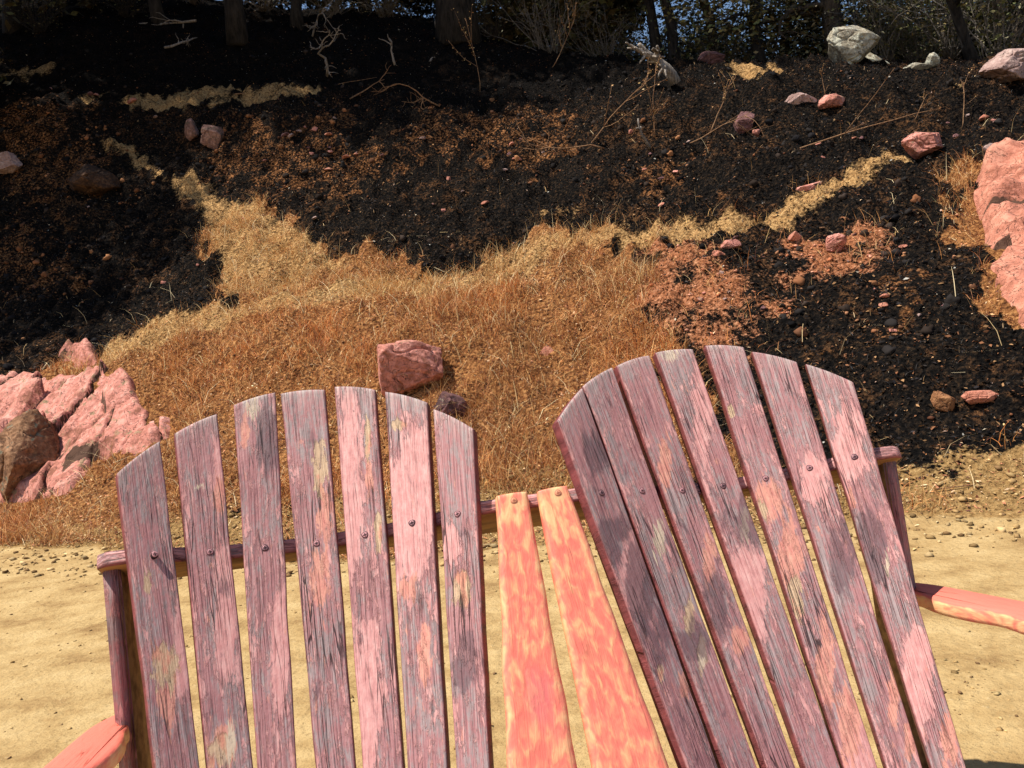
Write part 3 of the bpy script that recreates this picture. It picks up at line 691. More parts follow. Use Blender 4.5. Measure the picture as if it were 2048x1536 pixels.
def outcrop(px_poly, T, mt, seed, label, step=.022, edge=.20, cs=.42):
    poly = np.array(gpoly(px_poly)); lo = poly.min(0) - .1; hi = poly.max(0) + .1
    gx = np.arange(lo[0], hi[0], step); gy = np.arange(lo[1], hi[1], step); X, Y = np.meshgrid(gx, gy); sh = X.shape; x_, y_ = X.ravel(), Y.ravel()
    wx = x_ + .06 * fbm(x_ * 3, y_ * 3, 1, seed + 70, 3); wy = y_ + .06 * fbm(x_ * 3, y_ * 3, 5, seed + 75, 3)
    d_ = sdf(poly, wx, wy); b_ = height(x_, y_)
    # tilted broken blocks: jittered cells, each with its own level and tilt, dark joints between
    best = np.full(x_.shape, 9.); sec_ = best.copy(); lev = np.zeros_like(x_); tx = lev.copy(); ty = lev.copy(); cx0 = lev.copy(); cy0 = lev.copy()
    ux = (wx * .92 + wy * .38) / cs; uy = (wy * .92 - wx * .38) / (cs * .7); ix = np.floor(ux).astype(np.int64); iy = np.floor(uy).astype(np.int64)
    for a in (-1, 0, 1):
        for c_ in (-1, 0, 1):
            jx = ix + a; jy = iy + c_
            px_ = jx + .15 + .7 * hash3(jx, jy, 0 * jx, seed); py_ = jy + .15 + .7 * hash3(jx, jy, 0 * jx + 1, seed)
            dd = np.abs(ux - px_) * .8 + np.abs(uy - py_) * .6 + .4 * np.hypot(ux - px_, uy - py_)
            nb = dd < best; sec_ = np.where(nb, best, np.minimum(sec_, dd)); best = np.where(nb, dd, best)
            for arr, k_ in ((lev, 2), (tx, 3), (ty, 4)): arr[nb] = hash3(jx, jy, 0 * jx + k_, seed)[nb]
            cx0[nb] = px_[nb]; cy0[nb] = py_[nb]
    joint = np.exp(-((sec_ - best) / .045) ** 2) * (fbm(x_ * 2.1, y_ * 2.1, 0, seed + 8, 2) > -.25)
    rise = sstep(-.02, edge, d_)
    z_ = b_ - .07 + (T + .07) * rise * (.62 + .75 * lev) + rise * min(cs, .6) / cs * (.40 * (tx - .5) * (ux - cx0) * cs + .50 * (ty - .5) * (uy - cy0) * cs) - .085 * joint * rise
    z_ = z_ + rise * (.018 * fbm(x_ * 4, y_ * 4, 0, seed + 5, 3) + .007 * fbm(x_ * 15, y_ * 15, 0, seed + 6, 3))
    I_ = np.arange(len(x_)).reshape(sh); q_ = np.stack([I_[:-1, :-1], I_[:-1, 1:], I_[1:, 1:], I_[1:, :-1]], -1).reshape(-1, 4)
    q_ = q_[(d_[q_] > -.06).any(1)]; used = np.unique(q_); mp = np.zeros(len(x_), int); mp[used] = np.arange(len(used))
    V = np.stack([x_, y_, z_], 1)[used]; c_ = V.mean(0)
    cl_ = np.exp(-((sec_ - best) / .05) ** 2) * (fbm(x_ * 2.1, y_ * 2.1, 0, seed + 8, 2) > -.25) + (.8 if cs < 1 else 0) * (fbm(x_ * 1.9, y_ * 1.9, 0, seed + 12, 4) > .46)
    o = mesh_np('rock_outcrop', V - c_, mp[q_], mt, smooth=True, attrs=dict(cleft=np.clip(cl_, 0, 1)[used])); o.location = c_
    return tag(o, label, 'rock', 'rock outcrops breaking through the slope')
OUT = [
 ([(1952, 345), (1936, 400), (1952, 470), (1968, 540), (1990, 605), (2030, 672), (2070, 730), (2400, 900), (2500, 300), (2150, 318)], .20, M_redrock, 3, 'huge smooth red-pink rock face at the right edge of the slope', .024, .22, 2.2),
 ([(-120, 770), (40, 742), (140, 752), (200, 736), (262, 750), (292, 800), (352, 826), (350, 875), (290, 905), (200, 925), (140, 990), (50, 1018), (-120, 1012)], .12, M_pinkrock, 11, 'cracked pink bedrock outcrop at the left, sloping down to the road', .016, .13, .62),
 ([(108, 722), (148, 688), (200, 698), (208, 728), (150, 748)], .10, M_pinkrock, 16, 'crumbly pink bedrock at the burn line above the cracked block', .02, .12),
]
for a_ in OUT: outcrop(*a_)
STV, STF = rock_mesh(77, 1, 1, .8, False)
st_meshes = []
for k, mt in enumerate([M_pinkrock, M_redrock, M_dullrock, M_maroon]):
    V, F = rock_mesh(80 + k, 1, .85, .7, False)
    o = mesh_np('stone', V, F, mt, smooth=True); st_meshes.append(o)
spots = []
for (cx, cy, sx, sy, nn, where) in [(640, 290, 110, 60, 18, 'on the upper broken earth face, left of centre'), (1330, 370, 60, 70, 8, 'on black ash below the broken root'),
        (1000, 300, 130, 60, 10, 'on the brown earth patch at the upper centre'), (1450, 560, 90, 70, 12, 'on the orange soil left of the right chair back top'), (1700, 500, 90, 40, 8, 'around the blocky pink rock'),
        (900, 410, 60, 30, 4, 'on black ash above the grassy ledge'), (300, 520, 200, 120, 8, 'on the black slope above the left bedrock'), (1750, 640, 150, 90, 6, 'on black ash above the right chair back'),
        (1920, 250, 80, 50, 6, 'near the squared pink and green rock'), (1650, 290, 120, 40, 5, 'on the ash above the pale dirt trail'), (260, 200, 160, 60, 5, 'on the upper left ledge')]:
    for _ in range(nn): spots.append((cx + sx * random.gauss(0, .6), cy + sy * random.gauss(0, .6), random.uniform(7, 18), where))
for i, (px, py, w, where) in enumerate(spots):
    P = gpt(px, py); d = np.linalg.norm(P - CAMP)
    if i < len(st_meshes): o = st_meshes[i]
    else:
        o = st_meshes[i % 4].copy(); col.objects.link(o)
    s = w / 2 * d / FPX
    o.location = (P[0], P[1], P[2] + .15 * s); o.scale = (s, s * random.uniform(.7, 1.1), s * random.uniform(.5, .9)); o.rotation_euler = (random.uniform(-.4, .4), random.uniform(-.4, .4), random.uniform(0, 6.3))
    tag(o, 'small loose reddish stone ' + where, 'stone', 'loose stones ' + where)

# ------------------------------------------------------------------ dead branches, saplings
def crooked(G_, p, d, L, r, rs, lev=2, wig=.35, kids=3, up=0.0):
    n = 6; P = [np.array(p, float)]; d = nz(d)
    for i in range(n):
        d = nz(d + rs.normal(0, wig, 3) * .5 + np.array([0, 0, up])); P.append(P[-1] + d * L / n)
    G_.tube(P, np.linspace(r, r * .35, n + 1), 5)
    if lev > 0:
        for k in range(kids):
            i = rs.integers(1, n); dd = nz(d + rs.normal(0, .75, 3)); crooked(G_, P[i], dd, L * rs.uniform(.35, .6), r * .55, rs, lev - 1, wig, kids, up)
def branch_at(px, py, L, r, mat, label, seed, dirv=(1, 0, .4), name='dead_branch', lev=2, kids=3, lift=.02, wig=.45, up=0., group='dead branches on the burnt slope'):
    P = gpt(px, py); g_ = G(); crooked(g_, (0, 0, lift), dirv, L, r, np.random.default_rng(seed), lev, wig, kids, up)
    o = g_.obj(name, mat); o.location = P; return tag(o, label, 'branch', group)
branch_at(395, 62, 2.0, .035, M_white, 'bleached crooked branch lying at the top left under the trees', 1, (-1, -.1, -.05), lift=.25)
branch_at(330, 106, 1.0, .03, M_white, 'short curled pale branch below the long bleached one', 2, (1, .1, .15), lift=.12)
branch_at(655, 155, 1.1, .03, M_white, 'pale twisted root stump sticking up on the ash', 3, (-.4, 0, 1), wig=.7, kids=4)
branch_at(625, 75, .9, .025, M_white, 'tangle of grey twigs behind the pale twisted root stump', 4, (.6, 0, .5), wig=.8, kids=4)
branch_at(790, 132, .55, .028, M_white, 'small upright bleached stick on black ground', 5, (0, 0, 1), lev=1, kids=2)
branch_at(860, 125, .3, .025, M_white, 'tiny pale peg of wood right of the upright bleached stick', 6, (0, 0, 1), lev=0)
branch_at(1350, 170, .85, .10, M_white, 'pale weathered stump with sprawling roots in mid slope', 7, (-.3, -.3, .8), wig=.5, kids=4)
branch_at(1300, 300, .45, .028, M_white, 'pink-white broken root standing in the ash near the saplings', 8, (0, 0, 1), lev=1, kids=2)
branch_at(470, 190, 1.9, .012, M_twig, 'long thin straw coloured stick lying on the upper ledge', 9, (1, .05, .08), lev=1, kids=2, wig=.12)
branch_at(880, 215, .9, .014, M_twig, 'arched tan twig cluster on black ash', 10, (-.6, 0, .7), wig=.6, kids=4)
branch_at(700, 200, .8, .014, M_twig, 'forked pale twig on the ash left of the arched twig cluster', 11, (1, 0, .3), wig=.4, kids=3)
branch_at(1210, 300, 1.2, .012, M_twig, 'flat spray of dead sticks beside the leaning sapling', 12, (-1, -.2, .2), wig=.5, kids=4)
branch_at(1600, 300, 1.5, .010, M_twig, 'thin pale stick lying across the black slope at right', 13, (1, -.3, .12), lev=1, kids=2, wig=.12)
branch_at(1640, 460, .9, .009, M_twig, 'thin stick on ash below the pale dirt strip', 14, (1, .2, .1), lev=1, kids=2, wig=.15)
branch_at(1380, 290, .9, .009, M_twig, 'greenish grey fallen stem right of the broken root', 15, (1, -.2, .15), lev=2, kids=3, wig=.3)
branch_at(1870, 985, .75, .004, M_twig, 'single pale straw lying at the slope foot on the right', 16, (1, -.25, .03), lev=0, wig=.05)

def sapling(px, py, hpx, lean, label, seed, kids=5, r=.010):
    P = gpt(px, py); d = np.linalg.norm(P - CAMP); L = hpx * d / FPX; rs = np.random.default_rng(seed)
    o = empty('dry_sapling', P, label, 'sapling', 'dry saplings and weeds on the burnt slope')
    g_ = G(); n = 9; q = [np.zeros(3)]; dv = nz([lean, 0, 1])
    for i in range(n): dv = nz(dv + rs.normal(0, .07, 3)); q.append(q[-1] + dv * L / n)
    g_.tube(q, np.linspace(r, r * .35, n + 1), 5); g_.obj('stem', M_twig, o)
    b_ = G(); lf = []; tips = [q[-1]]
    for k in range(kids):
        i = rs.integers(1, n); dd = nz(dv + rs.normal(0, .5, 3)); LL = L * rs.uniform(.25, .55); pp = [q[i]]
        for j in range(5): dd = nz(dd + rs.normal(0, .12, 3) + (0, 0, .06)); pp.append(pp[-1] + dd * LL / 5); tips.append(pp[-1])
        b_.tube(pp, np.linspace(r * .6, r * .25, 6), 4)
    b_.obj('twigs', M_twig, o)
    tips = np.array(tips); m = 3 * len(tips); c = tips[rs.integers(0, len(tips), m)] + rs.normal(0, .018 * L, (m, 3)); s = L * .011 + .006 * rs.random(m)
    global rng
    V, F, T = leaf_quads(c, s, pick([(.46, .26, .10), (.55, .38, .16), (.35, .18, .07)], m))
    mesh_np('dry_leaves', V, F, M_leaf, o, attrs=dict(tint=T))
def leaf_quads(c, s, tint):
    n = len(c); u, v, w = rand_rot(n, 1.1); s = np.asarray(s).reshape(-1, 1)
    V = np.stack([c - u * s, c - v * s * .5 + w * s * .12, c + u * s, c + v * s * .5 + w * s * .12], 1).reshape(-1, 3)
    F = np.arange(4 * n).reshape(n, 4); return V, F, np.repeat(tint, 4, 0)
sapling(1105, 135, 120, .75, 'reddish dry sapling leaning right near the top centre', 1, 7)
sapling(960, 185, 150, .10, 'arching bare weed left of the reddish leaning sapling', 2, 4, .007)
sapling(1180, 290, 185, .85, 'long leaning dry sapling with curled leaves in mid slope', 3, 5)
sapling(1310, 275, 130, .05, 'upright forked dry sapling right of the long leaning one', 4, 5)
sapling(1420, 268, 115, .55, 'leaning dry sapling beside the dark shadowed rock', 5, 5)
sapling(1925, 255, 95, .15, 'thin upright dry weed above the squared pink and green rock', 6, 4, .007)
sapling(1650, 190, 45, 0, 'small dry weed behind the bright pink rock', 7, 3, .006)
sapling(1830, 240, 45, .6, 'tiny leaning weed above the dirt strip at right', 8, 3, .006)

# ------------------------------------------------------------------ trees and brush on the crest
def tree(x, y, h, r, label, seed, bark, leafc, lean=0., crown=2.2, low=.25, nleaf=2600, limbs=9, ls=.05):
    z = float(height(x, y)) - .1; rs = np.random.default_rng(seed)
    o = empty('tree', (x, y, z), label, 'tree', 'trees on the crest of the slope')
    lean = lean + (rs.uniform(-.16, .16) if h < 12 else 0)
    g_ = G(); n = 12; q = [np.zeros(3)]; dv = nz([lean, 0, 1])
    for i in range(n): dv = nz(dv + rs.normal(0, .06 if h > 12 else .11, 3) + np.array([0, 0, .03])); q.append(q[-1] + dv * h / n)
    rad = r * (1 - .75 * np.linspace(0, 1, n + 1)); rad[0] *= 1.35
    g_.tube(q, rad, 9); tr = g_.obj('trunk', bark, o, smooth=True)
    b_ = G(); tips = []
    for k in range(limbs):
        i = rs.integers(max(1, int(low * n)), n); ang = rs.uniform(0, 6.28); dd = nz([math.cos(ang), math.sin(ang), rs.uniform(-.1, .9)])
        L = crown * rs.uniform(.6, 1.1); pp = [q[i]]
        for j in range(6): dd = nz(dd + rs.normal(0, .2, 3)); pp.append(pp[-1] + dd * L / 6); tips.append(pp[-1])
        pp[0] = q[i]
        b_.tube(pp, np.linspace(rad[i] * .45, .012, 7), 5)
        for m in range(4):
            j = rs.integers(2, 6); d2 = nz(dd + rs.normal(0, .8, 3)); p2 = [pp[j]]
            for s_ in range(4): d2 = nz(d2 + rs.normal(0, .25, 3)); p2.append(p2[-1] + d2 * L * .12); tips.append(p2[-1])
            b_.tube(p2, np.linspace(.014, .004, 5), 4)
    b_.obj('limbs', bark, o)
    if nleaf:
        tips = np.array(tips); c = tips[rs.integers(0, len(tips), nleaf)] + rs.normal(0, crown * .14, (nleaf, 3))
        V, F, T = leaf_quads(c, ls * (.5 + rs.random(nleaf)), pick(leafc, nleaf, .3)); mesh_np('crown', V, F, M_leaf, o, attrs=dict(tint=T))
    return o
GREEN = [(.10, .11, .04), (.17, .165, .06), (.05, .06, .022), (.26, .23, .10), (.22, .17, .09), (.30, .27, .15)]
DULL = [(.07, .055, .025), (.12, .085, .035), (.05, .045, .020), (.10, .10, .04)]
def cpos(px, dist):
    """ground place at a bearing and a distance"""
    d = ray(px, 300); d = d[:2] / np.linalg.norm(d[:2]); return d[0] * dist, d[1] * dist
TREES = [
 (940, 19.5, 20, .42, 'thick charred trunk at the top centre beside the white rock', M_trunk, DULL, 0, 4.6, .48),
 (60, 24, 9, .22, 'dark trunk at the far top left corner', M_trunk, DULL, .05, 2.6, .2),
 (215, 25, 9, .16, 'slim burnt tree at top left, right of the corner trunk', M_trunk, DULL, -.05, 2.4, .2),
 (500, 20.5, 19, .20, 'burnt tree behind the tangle of grey twigs', M_trunk, DULL, .05, 3.8, .48),
 (760, 26, 9, .18, 'dark tree left of the thick charred trunk', M_trunk, DULL, .0, 2.4, .2),
 (1130, 21.5, 8, .16, 'brushy tree right of the thick charred trunk', M_trunk2, DULL, .1, 2.2, .12),
 (1210, 24, 9, .17, 'dark tree behind the reddish sapling', M_trunk, DULL, .1, 2.2, .12),
 (1335, 20.5, 14, .13, 'thin dark twin stemmed oak rising from the pale flat rock', M_trunk, GREEN, -.10, 3.0, .35),
 (1362, 20.3, 8, .14, 'straight dark stem right of the twin stemmed oak', M_trunk, GREEN, .05, 2.2, .15),
 (1440, 22, 8, .14, 'leafy tree in the gap left of the blue sky opening', M_trunk2, GREEN, .1, 2.2, .12),
 (1535, 20, 8, .15, 'dark trunk just left of the blue sky opening', M_trunk, GREEN, .0, 2.0, .22),
 (1580, 23, 8, .13, 'slim trunk inside the blue sky opening', M_trunk, DULL, -.1, 1.6, .3),
 (1700, 20, 9, .24, 'ivy brown trunk right behind the tall lichen boulder', M_trunk2, DULL, .0, 2.2, .2),
 (1762, 21, 8, .18, 'dark evergreen right of the tall lichen boulder', M_trunk, GREEN, .0, 2.0, .04),
 (1850, 22.5, 8, .13, 'leafy olive tree behind the small crest rocks', M_trunk2, GREEN, .0, 2.1, .10),
 (1965, 17.5, 7, .10, 'slim dark tree leaning left above the grey-pink boulder', M_trunk, GREEN, -.40, 2.0, .18),
 (2040, 20, 8, .14, 'olive leafed tree at the top right corner', M_trunk2, GREEN, .0, 2.4, .08),
 (2140, 18, 8, .16, 'leafy tree just beyond the right side of the frame', M_trunk2, GREEN, .0, 2.4, .08),
 (-220, 19, 9, .22, 'burnt tree beyond the left side of the frame', M_trunk, DULL, .0, 3.0, .3),
 (-520, 16, 9, .24, 'nearest burnt tree beyond the left side of the frame', M_trunk, DULL, .0, 3.2, .35),
 (620, 22, 8, .15, 'dark burnt tree above the pale twisted root stump', M_trunk, DULL, .0, 2.6, .3),
 (350, 22.5, 8, .15, 'burnt tree above the bleached crooked branch', M_trunk, DULL, -.05, 2.6, .3),
]
for k_, (X, Y, h, cr, low, lb) in enumerate([(-15.5, 18.5, 19, 3.8, .36, 'tall burnt pine left of the picture, higher on the slope'),
        (-13.0, 17.0, 22, 3.6, .55, 'tallest burnt pine left of the picture'), (-12.5, 15.8, 27, 4.0, .68, 'very tall thin burnt pine left of the picture'), (-18.0, 16.0, 24, 4.2, .5, 'tall burnt pine farthest left of the picture')]):
    tree(X, Y, h, .30, lb, 330 + k_, M_trunk, DULL, .04, cr, low, 5200, 26, .17)
for i, (px, dist, h, r, lb, bk, lc, ln, cr, low) in enumerate(TREES):
    X, Y = cpos(px, dist); tree(X, Y, h, r, lb, 200 + i, bk, lc, ln, cr, low, 5200 if px > 1250 else (6500 if h > 10 else 9000), 24 if h > 10 else 12, .055 if px > 1250 else (.16 if h > 10 else .12))

def shrub(px, dist, w, h, label, seed, leafc, n=1600, twc=M_trunk2, ls=.028, spread=1):
    X, Y = cpos(px, dist); z = float(height(X, Y)); rs = np.random.default_rng(seed)
    o = empty('shrub', (X, Y, z), label, 'shrub', 'brush along the crest')
    g_ = G(); tips = []
    for k in range(34):
        a = rs.uniform(0, 6.28); dd = nz([math.cos(a) * w * .6, math.sin(a) * w * .6, h]); L = h * rs.uniform(.6, 1.15); pp = [rs.normal(0, .08 * (1 + spread * .9 * (spread > 1)), 3) * (1, 1, 0)]
        for j in range(6): dd = nz(dd + rs.normal(0, .22, 3)); pp.append(pp[-1] + dd * L / 6); tips.append(pp[-1])
        g_.tube(pp, np.linspace(.014, .004, 7), 4)
        for m in range(3):
            j = rs.integers(2, 6); d2 = nz(dd + rs.normal(0, .7, 3)); p2 = [pp[j]]
            for s_ in range(3): d2 = nz(d2 + rs.normal(0, .2, 3)); p2.append(p2[-1] + d2 * L * .1); tips.append(p2[-1])
            g_.tube(p2, np.linspace(.007, .003, 4), 3)
    g_.obj('stems', twc, o)
    if n:
        tips = np.array(tips); c = tips[rs.integers(0, len(tips), n)] + rs.normal(0, .07 * spread, (n, 3))
        V, F, T = leaf_quads(c, ls * (.6 + rs.random(n)), pick(leafc, n, .3)); mesh_np('foliage', V, F, M_leaf, o, attrs=dict(tint=T))
THK = []
for k_, (px_, di_, hh_) in enumerate([(60, 31, 3.2), (230, 30, 3.2), (400, 31, 3.0), (570, 30, 3.0), (740, 30, 3.2), (900, 29, 3.2), (1040, 28, 3.4), (1150, 27, 3.4), (1260, 26, 3.6),
                        (1350, 26, 3.6), (1440, 26, 3.6), (1530, 26, 3.4), (1690, 25, 3.8), (1760, 25, 3.8), (1830, 26, 3.8), (1960, 24, 3.8), (2050, 24, 3.8), (2140, 23, 3.8)]):
    THK.append((px_, di_, 2.4, hh_, 'dense dark thicket closing off the crest, %s' % [
        'at the far left corner', 'behind the slim burnt tree at top left', 'behind the bleached branch', 'above the long grey brush', 'left of the yellowish brush clump', 'behind the thick charred trunk',
        'right behind the thick charred trunk', 'behind the grey bare bush', 'behind the reddish leaning sapling', 'behind the twin stemmed oak', 'behind the leafy tree of the gap', 'just left of the sky opening',
        'behind the ivy brown trunk', 'behind the dark evergreen', 'behind the leafy olive tree', 'behind the slim leaning tree', 'behind the grey-pink boulder', 'beyond the right edge'][k_], 60 + k_,
        [(.030, .028, .014), (.05, .045, .02), (.02, .018, .012)] if px_ < 1200 else [(.035, .038, .016), (.055, .055, .024), (.02, .022, .010)], 9500, None))
M_grey = mat_bark('grey_twig', (.10, .085, .075), (.30, .26, .22), 40)
for a in [
 (1120, 19.5, 1.3, 1.5, 'grey bare bush between the thick trunk and the reddish sapling', 1, DULL, 500, M_grey),
 (700, 23, 1.4, 1.2, 'grey twiggy bush left of the thick charred trunk', 2, DULL, 500, M_grey),
 (800, 24.5, 1.3, 1.2, 'yellowish brush clump at the top, left of the thick trunk', 3, [(.22, .17, .07), (.12, .09, .04)], 1200, M_grey),
 (560, 24.5, 1.8, 1.2, 'pale grey brush at the top left of centre', 4, DULL, 500, M_grey),
 (420, 26, 1.8, 1.3, 'pale grey brush above the long bleached branch', 5, DULL, 500, M_grey),
 (1010, 22, 1.2, 1.4, 'dark brush directly right of the thick charred trunk', 6, DULL, 900, M_trunk2),
 (1290, 22, 1.5, 1.8, 'dark green brush behind the pale flat rock', 7, GREEN, 1800, M_trunk2),
 (1400, 22.5, 1.5, 1.9, 'olive brush between the thin dark trunks', 8, GREEN, 1900, M_trunk2),
 (1480, 21.5, 1.5, 1.6, 'twiggy olive brush left of the blue sky opening', 9, GREEN, 1500, M_grey),
 (1785, 19.5, 1.4, 1.8, 'dark green brush right of the tall lichen boulder', 10, GREEN, 2200, M_trunk2),
 (1850, 20, 1.5, 1.6, 'loose olive brush above the small crest rocks', 11, GREEN, 1700, M_grey),
 (1920, 18.8, 1.5, 1.9, 'yellow-green brush by the slim leaning tree', 12, [(.14, .14, .045), (.08, .085, .03), (.20, .15, .06)], 1900, M_grey),
 (2010, 18, 1.5, 2.0, 'olive brush behind the grey-pink boulder', 13, GREEN, 2200, M_trunk2),
 (1655, 24, 1.2, .9, 'low brush under the blue sky opening', 14, DULL, 900, M_trunk2),
 (1230, 20.5, 1.3, 1.1, 'pale bare brush behind the reddish leaning sapling', 15, DULL, 300, M_grey),
 (110, 23, 1.8, 1.5, 'black burnt brush at the far top left', 16, DULL, 500, M_trunk),
 (280, 23.5, 1.8, 1.5, 'black burnt brush beside the slim burnt tree at top left', 17, DULL, 500, M_trunk)] + THK:
    if a[8] and a[0] > 1100: a = (*a[:2], a[2] * 1.25, a[3] * 1.35, *a[4:7], int(a[7] * 1.5), M_grey)
    shrub(*a[:7], n=a[7], twc=a[8] or M_trunk, ls=.028 if a[8] else .06, spread=1 if a[8] else 4.5)

# ------------------------------------------------------------------ the double chair
rv = np.array([.983974, .178312, 0.]); Dv = np.array([-.086481, .477223, .874517]); mv = np.array([-.155937, .860502, -.484996])
pv = np.array([-.021731, .119916, .992546]); bv = np.array([-.176983, .976640, -.121869])
Cw = np.array([.0212782, 1.77466715, H - .32643787])          # middle of the rail's front edge
BASE = np.array([Cw[0], Cw[1], 0.0])
bench = empty('double_chair', BASE, 'weathered red-purple double wooden slat chair facing the viewer with coral armrests', 'chair')
def lc(P): return np.asarray(P) - BASE
def onplane(px, py, P, nrm):
    d = ray(px, py); return CAMP + d * (((P - CAMP) @ nrm) / (d @ nrm))
TH = .030
SL = dict(
 L=[((234, 946), (321, 880), 311, 401, (308, 1112)), ((349, 866), (435, 826), 414, 506, (420, 1104)), ((467, 809), (552, 783), 514, 593, (530, 1096)),
    ((561, 786), (650, 778), 632, 712, (633, 1087)), ((667, 772), (750, 778), 725, 807, (730, 1070)), ((769, 782), (854, 804), 814, 894, (824, 1046)),
    ((866, 817), (946, 857), 913, 979, (915, 1028))],
 R=[((1116, 842), (1166, 774), 1374, 1437, (1203, 986)), ((1166, 772), (1225, 734), 1452, 1515, (1284, 982)), ((1233, 731), (1300, 709), 1534, 1593, (1364, 981)),
    ((1311, 704), (1385, 697), 1612, 1683, (1446, 972)), ((1411, 690), (1488, 693), 1688, 1756, (1531, 957)), ((1504, 702), (1594, 723), 1773, 1846, (1619, 936)),
    ((1612, 727), (1708, 764), 1861, 1933, (1709, 914))])
PATCH = {  # K on the right back: cast shadow painted into the slat colour
 ('L', 0): [('T', 296, 1165, 10, 32), ('T', 330, 1335, 32, 55), ('C', 335, 1400, 18, 60), ('P', 365, 1300, 18, 90)],
 ('L', 1): [('P', 452, 1240, 20, 120), ('P', 440, 930, 14, 60), ('W', 400, 974, 14, 8), ('C', 440, 990, 14, 40), ('C', 445, 1490, 34, 50), ('W', 462, 1490, 12, 50), ('T', 440, 1500, 30, 40)],
 ('L', 2): [('W', 505, 812, 16, 30), ('C', 490, 850, 8, 40), ('K', 540, 900, 30, 80), ('P', 560, 1300, 18, 120)],
 ('L', 3): [('T', 640, 940, 20, 70), ('C', 650, 1030, 16, 60), ('C', 640, 1150, 22, 60), ('G', 600, 850, 40, 60)],
 ('L', 4): [('P', 700, 960, 22, 180), ('T', 735, 880, 7, 55), ('C', 738, 960, 8, 45), ('P', 735, 1400, 30, 140), ('T', 757, 1070, 8, 60)],
 ('L', 5): [('P', 825, 1010, 40, 150), ('T', 800, 850, 24, 14), ('C', 850, 1310, 14, 70), ('C', 815, 1180, 20, 30), ('G', 810, 800, 40, 20)],
 ('L', 6): [('G', 910, 950, 30, 90), ('T', 925, 1180, 22, 48), ('P', 900, 1080, 18, 40), ('K', 930, 1330, 30, 60)],
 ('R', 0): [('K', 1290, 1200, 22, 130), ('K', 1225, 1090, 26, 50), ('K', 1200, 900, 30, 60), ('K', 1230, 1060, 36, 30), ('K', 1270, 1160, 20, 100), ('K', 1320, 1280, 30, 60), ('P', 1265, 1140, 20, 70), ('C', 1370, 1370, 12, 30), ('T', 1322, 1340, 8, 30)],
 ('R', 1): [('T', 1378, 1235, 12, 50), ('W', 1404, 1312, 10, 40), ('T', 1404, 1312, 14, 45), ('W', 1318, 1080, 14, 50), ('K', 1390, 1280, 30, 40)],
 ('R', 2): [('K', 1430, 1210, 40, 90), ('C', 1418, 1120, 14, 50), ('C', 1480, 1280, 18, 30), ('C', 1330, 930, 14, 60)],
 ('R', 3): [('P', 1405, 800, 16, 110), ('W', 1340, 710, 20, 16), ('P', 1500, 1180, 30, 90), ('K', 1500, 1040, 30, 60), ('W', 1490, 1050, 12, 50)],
 ('R', 4): [('T', 1460, 824, 10, 18), ('C', 1535, 1000, 34, 45), ('T', 1520, 1040, 16, 50), ('C', 1580, 1120, 28, 90), ('T', 1590, 1200, 20, 60), ('C', 1650, 1330, 20, 110), ('C', 1700, 1450, 26, 90), ('P', 1720, 1500, 30, 60)],
 ('R', 5): [('G', 1560, 760, 30, 60), ('P', 1625, 960, 26, 50), ('K', 1680, 1120, 30, 80), ('C', 1790, 1370, 12, 100), ('C', 1820, 1480, 14, 50)],
 ('R', 6): [('P', 1700, 900, 30, 70), ('C', 1700, 1000, 10, 30), ('K', 1745, 1090, 34, 90), ('W', 1775, 1130, 5, 34), ('P', 1835, 1370, 28, 110), ('C', 1900, 1480, 18, 70)],
}
